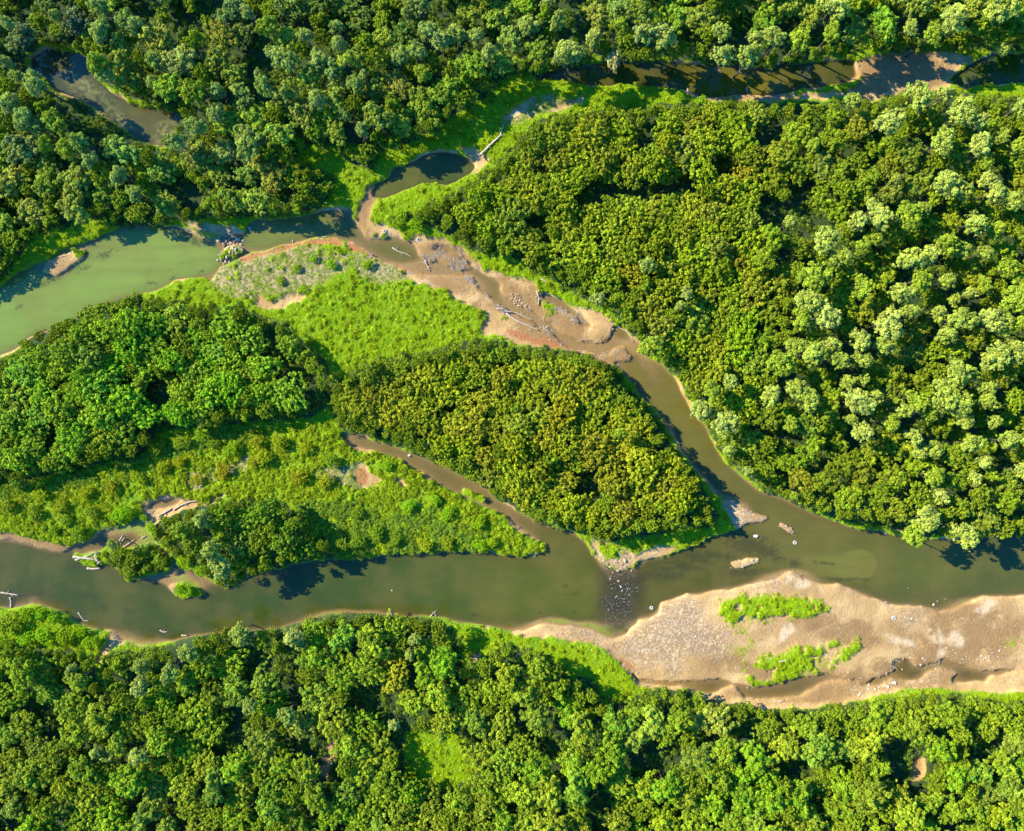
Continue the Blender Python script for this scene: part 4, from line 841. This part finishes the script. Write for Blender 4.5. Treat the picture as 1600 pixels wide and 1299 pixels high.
# the rest of the woods in one piece
if rest:
    P_, Q_ = [], []
    for kind, px, py, r, h in rest:
        hc = h * .6; f = 1 - hc / H; bx, by = CX + (px - CX) * f, CY + (py - CY) * f; R = r * S * f
        P_.append((wx(bx), wy(by), max(0, gz(bx, by)) + hc)); Q_.append((R, R, min(max(h - hc, R * .75), R * 1.3)))
    M_rest = leaf_material('woodland_leaves', (.165, .265, .014), .28)
    pm = []
    for i in range(5):
        me = CROWN['bush' if i < 3 else 'tree'][i][0].copy(); me.materials.clear(); me.materials.append(M_rest); pm.append(me)
    scatter('woodland', np.array(P_), np.array(Q_), pm, 'smaller green crowns filling the woods between the larger trees', 'woodland', .05)

# ------------------------------------------------------------------ stones
def rock_mesh(seed, mat, name='rock'):
    r = np.random.default_rng(seed)
    import bmesh
    bm = bmesh.new(); bmesh.ops.create_icosphere(bm, subdivisions=2, radius=1)
    k = [(unit(r, 1)[0], r.uniform(.5, .9)) for _ in range(7)]
    for v in bm.verts:
        p = np.array(v.co)
        for d, q in k:
            e = p @ d - q
            if e > 0: p = p - d * e * .85
        p *= np.array([1, .75, .55]); v.co = p + r.normal(0, .03, 3)
    me = bpy.data.meshes.new(name); bm.to_mesh(me); bm.free(); me.materials.append(mat); return me
RK = [rock_mesh(700 + i, M_stone) for i in range(6)]; RW_ = [rock_mesh(720 + i, M_white) for i in range(4)]
px, py = scatter_points(np.clip(np.clip(gravel * 1.2 - .1, 0, 1) * np.clip(vnoise(12, 55, 3) * 3 - .9, .05, 1) + sand * (1 - forest) * np.clip(vnoise(10, 56, 3) * 2 - 1, 0, .3) * .6, 0, 1) * (B2 < .75) * (1 - gon), 12000)
s_ = rng.uniform(.04, .12, len(px)) * (1 + 1.0 * (rng.random(len(px)) > .95)); scl = np.stack([s_, s_, s_], -1)
scatter('gravel', to3(px, py, 0.02), scl, RK[:4], 'pale loose gravel strewn over the sandbars', 'gravel', .4)
rock0 = bpy.data.objects.new('rock', RK[0])
def rocks(n, region, size, meshes, label, group, seed):
    r = random.Random(seed); m = poly(region); yy, xx = np.nonzero(m); made = []
    for i in range(n):
        for _ in range(30):
            k = r.randrange(len(yy)); px, py = xx[k] - MG + r.random(), yy[k] - MG + r.random(); s = r.uniform(*size) * (1.5 if r.random() < .15 else 1)
            if all(hypot(px - q[0], py - q[1]) * S > (s + q[2]) * .8 for q in made): break
        made.append((px, py, s))
        o = rock0.copy(); o.data = meshes[r.randrange(len(meshes))]; COL.objects.link(o)
        o.location = (wx(px), wy(py), max(gz(px, py), -.12) + s * .15); o.scale = (s, s, s); o.rotation_euler = (r.uniform(-.3, .3), r.uniform(-.3, .3), r.uniform(0, 6.28))
        tag(o, label, 'rock', group)
rocks(46, cp(0, 300, [(1290,270),(1340,250),(1450,280),(1460,340),(1400,400),(1340,440),(1285,400),(1320,340)]), (.25, .55), RK, 'weathered stone in the heap narrowing the left river arm', 'stones of the heap in the left river arm', 1)
rocks(30, cp(800, 600, [(520,1050),(600,1020),(740,1060),(720,1100),(680,1180),(700,1260),(620,1270),(560,1150)]), (.12, .34), RK + RW_[:1], 'pale boulder breaking the white riffle', 'boulders of the riffle', 2)
rocks(15, cp(1180, 880, [(800,560),(960,540),(1050,600),(1100,640),(1000,690),(880,690),(820,600)]), (.10, .26), RW_, 'small white stone beside the dark creek pools', 'white stones along the creek', 3)
rocks(10, cp(1180, 880, [(580,760),(680,720),(830,690),(830,720),(700,750),(600,785)]), (.18, .36), RW_, 'white stone on the creek bank nearest the wood', 'white stones at the wood side of the creek', 4)
rocks(14, cp(1180, 880, [(860,230),(900,140),(1200,220),(1010,280),(980,320),(870,340)]), (.10, .24), RW_, 'white stone at the water edge of the wide sandbar', 'white stones at the sandbar edge', 5)
rocks(18, cp(1180, 880, [(1090,480),(1160,500),(1250,560),(1500,480),(1480,560),(1300,580),(1120,560)]), (.09, .22), RW_, 'white stone on the damp flat of the sandbar', 'white stones on the damp flat', 6)
rocks(16, cp(0, 300, [(1190,300),(1260,290),(1280,320),(1200,315)]) , (.14, .26), RK, 'small stone showing through shallow river water', 'stones in the left shallows', 7)
rocks(24, cp(560, 320, [(850,510),(900,500),(960,570),(920,590),(870,545)], 3.636), (.15, .35), RK, 'brown stone on the edge of the braided bar', 'stones on the braided bar', 8)
rocks(14, cp(800, 600, [(1290,1050),(1390,1040),(1480,1040),(1440,1090),(1300,1110)]), (.12, .26), RK, 'pale stone on the small shoal in midstream', 'stones on the midstream shoal', 9)
rocks(18, cp(800, 600, [(1560,830),(1600,820),(1700,880),(1690,910),(1620,870)]), (.12, .26), RK, 'pale stone on the shoal above the tyre', 'stones on the shoal by the tyre', 10)
def one_rock(px, py, s, mesh, label):
    o = rock0.copy(); o.data = mesh; COL.objects.link(o); o.location = (wx(px), wy(py), max(gz(px, py), -.1) + s * .2); o.scale = (s, s * .9, s * 1.1); tag(o, label, 'rock'); return o
one_rock(1181, 838, .62, RW_[1], 'single white rock standing in the dark shallows')
one_rock(640, 712, .5, RW_[2], 'lone white stone lying in the side channel')
one_rock(612, 923, .25, RW_[0], 'tiny white stone in the wide green river')
one_rock(1395, 1066, .55, RW_[3], 'largest white stone in the creek bed')

# ------------------------------------------------------------------ old tyres
def tyre(px, py, R, label, mat=M_tyre, tilt=.08):
    ns, nr = 36, 12; V, F = [], []; r0, hw = R * .30, R * .27
    for i in range(ns):
        a = i * 2 * math.pi / ns; tr = 1.0 + (.025 if i % 2 else 0)
        for j in range(nr):
            b = j * 2 * math.pi / nr; cx_ = math.cos(b); cz = math.sin(b)
            rr = (R - r0) + r0 * (abs(cx_) ** .6) * math.copysign(1, cx_) * (tr if cx_ > .6 else 1); zz = hw * (abs(cz) ** .6) * math.copysign(1, cz)
            V.append((rr * math.cos(a), rr * math.sin(a), zz))
    for i in range(ns):
        for j in range(nr):
            F.append((i * nr + j, ((i + 1) % ns) * nr + j, ((i + 1) % ns) * nr + (j + 1) % nr, i * nr + (j + 1) % nr))
    o = mesh_obj('old_tyre', V, F, mat, smooth=True); o.location = (wx(px), wy(py), max(gz(px, py), -.05) + hw * .7); o.rotation_euler = (tilt, tilt * .5, 0)
    tag(o, label, 'tyre', 'old tyres in and beside the river'); return o
tyre(390, 357, .36, 'pale silted tyre in the shaded left river arm')
tyre(602, 363, .42, 'pale tyre on the mud spit below the small pool', tilt=.15)
tyre(655, 376, .46, 'grey tyre on the upstream end of the braided bar', tilt=.3)
tyre(1018, 950, .42, 'pale tyre in the shallows beside the gravel point')
tyre(1242, 848, .44, 'pale tyre lying in the lower channel')
tyre(1394, 964, .48, 'pale tyre stranded on the wide sandbar', tilt=.2)

# ------------------------------------------------------------------ driftwood
def branch(name, pts, rad, mat, parent=None):
    """tapered bent round log through world points"""
    k = 8; V, F = [], []; n = len(pts); P3 = [Vector(p) for p in pts]
    for i in range(n):
        d = (P3[min(i + 1, n - 1)] - P3[max(i - 1, 0)]).normalized(); s_ = d.cross(Vector((0, 0, 1))).normalized(); u_ = s_.cross(d)
        for a in range(k):
            an = a * 2 * math.pi / k; q = rad[i] * (1 + .12 * math.sin(3 * an + i)); V.append(P3[i] + s_ * q * math.cos(an) + u_ * q * math.sin(an))
    for i in range(n - 1):
        for a in range(k): F.append((i * k + a, i * k + (a + 1) % k, (i + 1) * k + (a + 1) % k, (i + 1) * k + a))
    F.append(tuple(range(k))[::-1]); F.append(tuple((n - 1) * k + a for a in range(k)))
    return mesh_obj(name, V, F, mat, parent, smooth=True)
def log(name, path, r0, r1, label, mat=M_drift, limbs=(), roots=False, lift=.1):
    """path in photo pixels; limbs: (fraction along, length px, angle deg)"""
    rr = random.Random(int(path[0][0] * 7 + path[0][1]))
    pts = []
    for i in range(len(path) - 1):
        for k in range(4):
            u = k / 4; pts.append((path[i][0] * (1 - u) + path[i + 1][0] * u + rr.uniform(-.25, .25), path[i][1] * (1 - u) + path[i + 1][1] * u + rr.uniform(-.25, .25)))
    pts.append(path[-1]); n = len(pts)
    rad = [r0 + (r1 - r0) * i / (n - 1) for i in range(n)]
    z = [max(gz(*p), -.08) for p in pts]; z = [max(z[max(0, i - 2):i + 3]) + rad[i] * .6 + lift * i / n for i in range(n)]
    e = bpy.data.objects.new(name, None); COL.objects.link(e); e.location = (wx(pts[0][0]), wy(pts[0][1]), z[0] - rad[0] * .6)
    L = Vector(e.location); W3 = [Vector((wx(p[0]), wy(p[1]), z[i])) - L for i, p in enumerate(pts)]
    branch('trunk', W3, rad, mat, e)
    for f, ln, an in limbs:
        i = min(n - 2, int(f * (n - 1))); a = math.radians(an); p = W3[i]; q = rad[i] * .55
        d = Vector((math.cos(a), math.sin(a), .15)) * ln * S
        branch('limb', [p, p + d * .5 + Vector((0, 0, .05)), p + d], [q, q * .7, q * .3], mat, e)
    if roots:
        d0 = (W3[0] - W3[2]).normalized()
        for k in range(6):
            a = k * 1.047 + .3; s_ = d0.cross(Vector((0, 0, 1))).normalized(); u_ = s_.cross(d0)
            d = d0 * .35 + (s_ * math.cos(a) + u_ * abs(math.sin(a))) * .55
            branch('root', [W3[0], W3[0] + d * .6, W3[0] + d * 1.1], [rad[0] * .6, rad[0] * .35, .02], mat, e)
    tag(e, label, 'driftwood', 'bleached driftwood'); return e
log('fallen_tree', [(751,246),(765,232),(782,216),(784,208),(788,195)], .30, .10, 'bleached fallen tree lying on the grass above the small pool', limbs=[(.55,6,10),(.3,5,-60)], roots=True)
log('driftwood_log', [(790,490),(800,497),(816,506),(826,510),(842,517)], .22, .09, 'longest white curved log on the braided sandbar', limbs=[(.6,10,-10),(.72,9,15),(.85,6,60)], roots=True)
log('driftwood_log', [(791,487),(806,489),(820,495),(832,501)], .15, .06, 'thin white log just upstream of the longest log', limbs=[(.5,6,30)])
log('driftwood_log', [(776,483),(786,484),(797,486)], .15, .07, 'short grey log behind the grass tuft on the bar', M_dry)
log('driftwood_log', [(845,437),(850,440),(856,444)], .17, .09, 'short pale log at the wood edge above the bar')
log('driftwood_log', [(852,458),(862,462),(878,469)], .18, .07, 'straight pale log along the narrow strand', limbs=[(.5,5,60)])
log('driftwood_log', [(964,508),(970,513),(978,517),(985,526),(990,535)], .15, .05, 'thin log dipping into the channel below the bank')
log('driftwood_log', [(613,387),(622,393),(632,396),(644,402)], .14, .06, 'branched snag lying in the shallow stream', M_dry, limbs=[(.3,8,70),(.5,7,-70),(.75,6,40)])
log('driftwood_log', [(118,869),(130,870),(146,872),(158,874)], .26, .14, 'thick bleached log pointing left from the islet', roots=False, limbs=[(.7,8,35)])
log('driftwood_log', [(121,874),(138,868),(155,860)], .20, .09, 'bleached log slanting over the thick log on the islet', limbs=[(.5,7,-20)])
log('driftwood_log', [(137,888),(146,889),(158,888)], .24, .16, 'white log afloat below the islet point')
log('driftwood_log', [(158,876),(152,868),(157,862)], .3, .2, 'upturned grey root plate on the islet', M_dry, limbs=[(.2,8,120),(.5,8,60),(.7,7,-50),(.9,6,160)], roots=True)
log('driftwood_log', [(184,852),(188,844),(192,836)], .17, .09, 'upper of two parallel poles in the muddy bay')
log('driftwood_log', [(188,852),(191,846),(195,840)], .13, .07, 'lower of two parallel poles in the muddy bay')
log('driftwood_log', [(193,855),(201,850),(211,843)], .18, .08, 'pale pole pointing right across the muddy bay', limbs=[(.6,5,50)])
log('driftwood_log', [(222,841),(228,838)], .14, .09, 'short pale stick at the mouth of the muddy bay')
log('driftwood_log', [(250,806),(260,800),(271,794)], .22, .12, 'dark grey log beside the little pond', M_dry, limbs=[(.5,5,-60)])
log('driftwood_log', [(274,796),(285,789),(300,783),(318,780)], .20, .08, 'long dead branch between little pond and thicket', M_dry, limbs=[(.3,6,80),(.5,5,-70)])
log('driftwood_log', [(122,957),(127,964),(131,970),(139,970)], .15, .06, 'bent white branch at the lower left bank')
log('driftwood_log', [(2,926),(15,928),(30,930)], .18, .1, 'grey log on the weed bed by the left frame edge', M_dry, limbs=[(.4,7,60),(.7,6,-60)])
log('driftwood_log', [(16,933),(18,941),(17,950)], .22, .14, 'stubby brown log reaching the bank by the weed bed', M_dry)
log('driftwood_log', [(250,985),(256,988),(262,987)], .15, .07, 'small white snag in the lower river shallows', limbs=[(.5,5,80)])
log('driftwood_log', [(284,993),(293,993)], .17, .1, 'short white log by the lower river bank')
log('driftwood_log', [(494,372),(503,371),(512,370)], .13, .07, 'thin stick at the red mud bank')
log('driftwood_log', [(457,380),(458,374)], .14, .08, 'short stump in water beside the red mud bank', M_dry)
log('driftwood_log', [(1214,1030),(1220,1029),(1226,1028)], .14, .09, 'pale stick in the grass of the wide sandbar')
log('driftwood_log', [(1208,1094),(1216,1095),(1223,1093)], .15, .09, 'pale log on the wood side of the creek')
log('driftwood_log', [(664,406),(668,416),(672,424)], .18, .07, 'dark root snag on the braided bar', M_dry, limbs=[(.2,8,30),(.4,8,150),(.6,7,-20),(.8,6,200)], roots=True)
log('driftwood_log', [(838,455),(842,466),(841,478)], .16, .08, 'dark branch pile above the narrow strand', M_dry, limbs=[(.2,8,30),(.4,7,200),(.6,7,-40),(.8,7,170)])
log('driftwood_log', [(605,960),(610,957),(613,961)], .14, .08, 'grey roots at the lower bank', M_dry, limbs=[(.4,6,60),(.6,6,100)])
log('driftwood_log', [(672,964),(678,957),(682,963)], .16, .08, 'brown root tangle at the bank edge', M_dry, limbs=[(.3,6,70),(.6,6,30)])
log('driftwood_log', [(1074,139),(1075,144)], .18, .1, 'pale stump on the sand edge of the backwater')
log('driftwood_log', [(1166,137),(1168,144)], .14, .08, 'thin pale snag standing in the backwater')
log('driftwood_log', [(1378,150),(1386,152),(1394,149)], .16, .08, 'dead branches on the mud flat', M_dry, limbs=[(.3,8,60),(.6,8,20),(.8,6,100)])

# small washed-up sticks nobody would count
stick = []
for i in range(4):
    r = random.Random(900 + i); V, F = [], []
    for q in range(3):
        p = Vector((r.uniform(-.3, .3), r.uniform(-.3, .3), .05)); a = r.uniform(0, 6.28); d = Vector((math.cos(a), math.sin(a), r.uniform(-.05, .2))) * r.uniform(.5, 1.0); sd_ = Vector((-math.sin(a), math.cos(a), 0))
        b0 = len(V)
        for u, w_ in ((-1, .05), (0, .045), (1, .02)):
            c = p + d * u + sd_ * (.12 * (u == 0) * r.uniform(-1, 1))
            for k in range(4): V.append(c + sd_ * w_ * math.cos(k * math.pi / 2) + Vector((0, 0, w_ * math.sin(k * math.pi / 2))))
        for i2 in (0, 1):
            for k in range(4): F.append((b0 + i2 * 4 + k, b0 + i2 * 4 + (k + 1) % 4, b0 + i2 * 4 + 4 + (k + 1) % 4, b0 + i2 * 4 + 4 + k))
    me = bpy.data.meshes.new('stick_litter'); me.from_pydata([tuple(v) for v in V], [], F); me.materials.append(M_dry); me.update(); stick.append(me)
band = np.clip(1 - np.abs(B8 - .35) * 5, 0, 1) * sand * (1 - gon) * np.clip(vnoise(14, 71, 3) * 4 - 2.1, 0, 1)
br_ = np.maximum(ell(760, 440, 150, 45, 30, .4), np.maximum(ell(240, 830, 90, 60, 0, .4), ell(60, 960, 90, 25, 10, .4)))
px, py = scatter_points(band * (.25 + br_), 420)
s_ = rng.uniform(.35, 1.0, len(px)); scatter('driftwood_litter', to3(px, py, .02), np.stack([s_, s_, s_], -1), stick, 'small grey sticks washed up along the muddy shores', 'litter', .1)
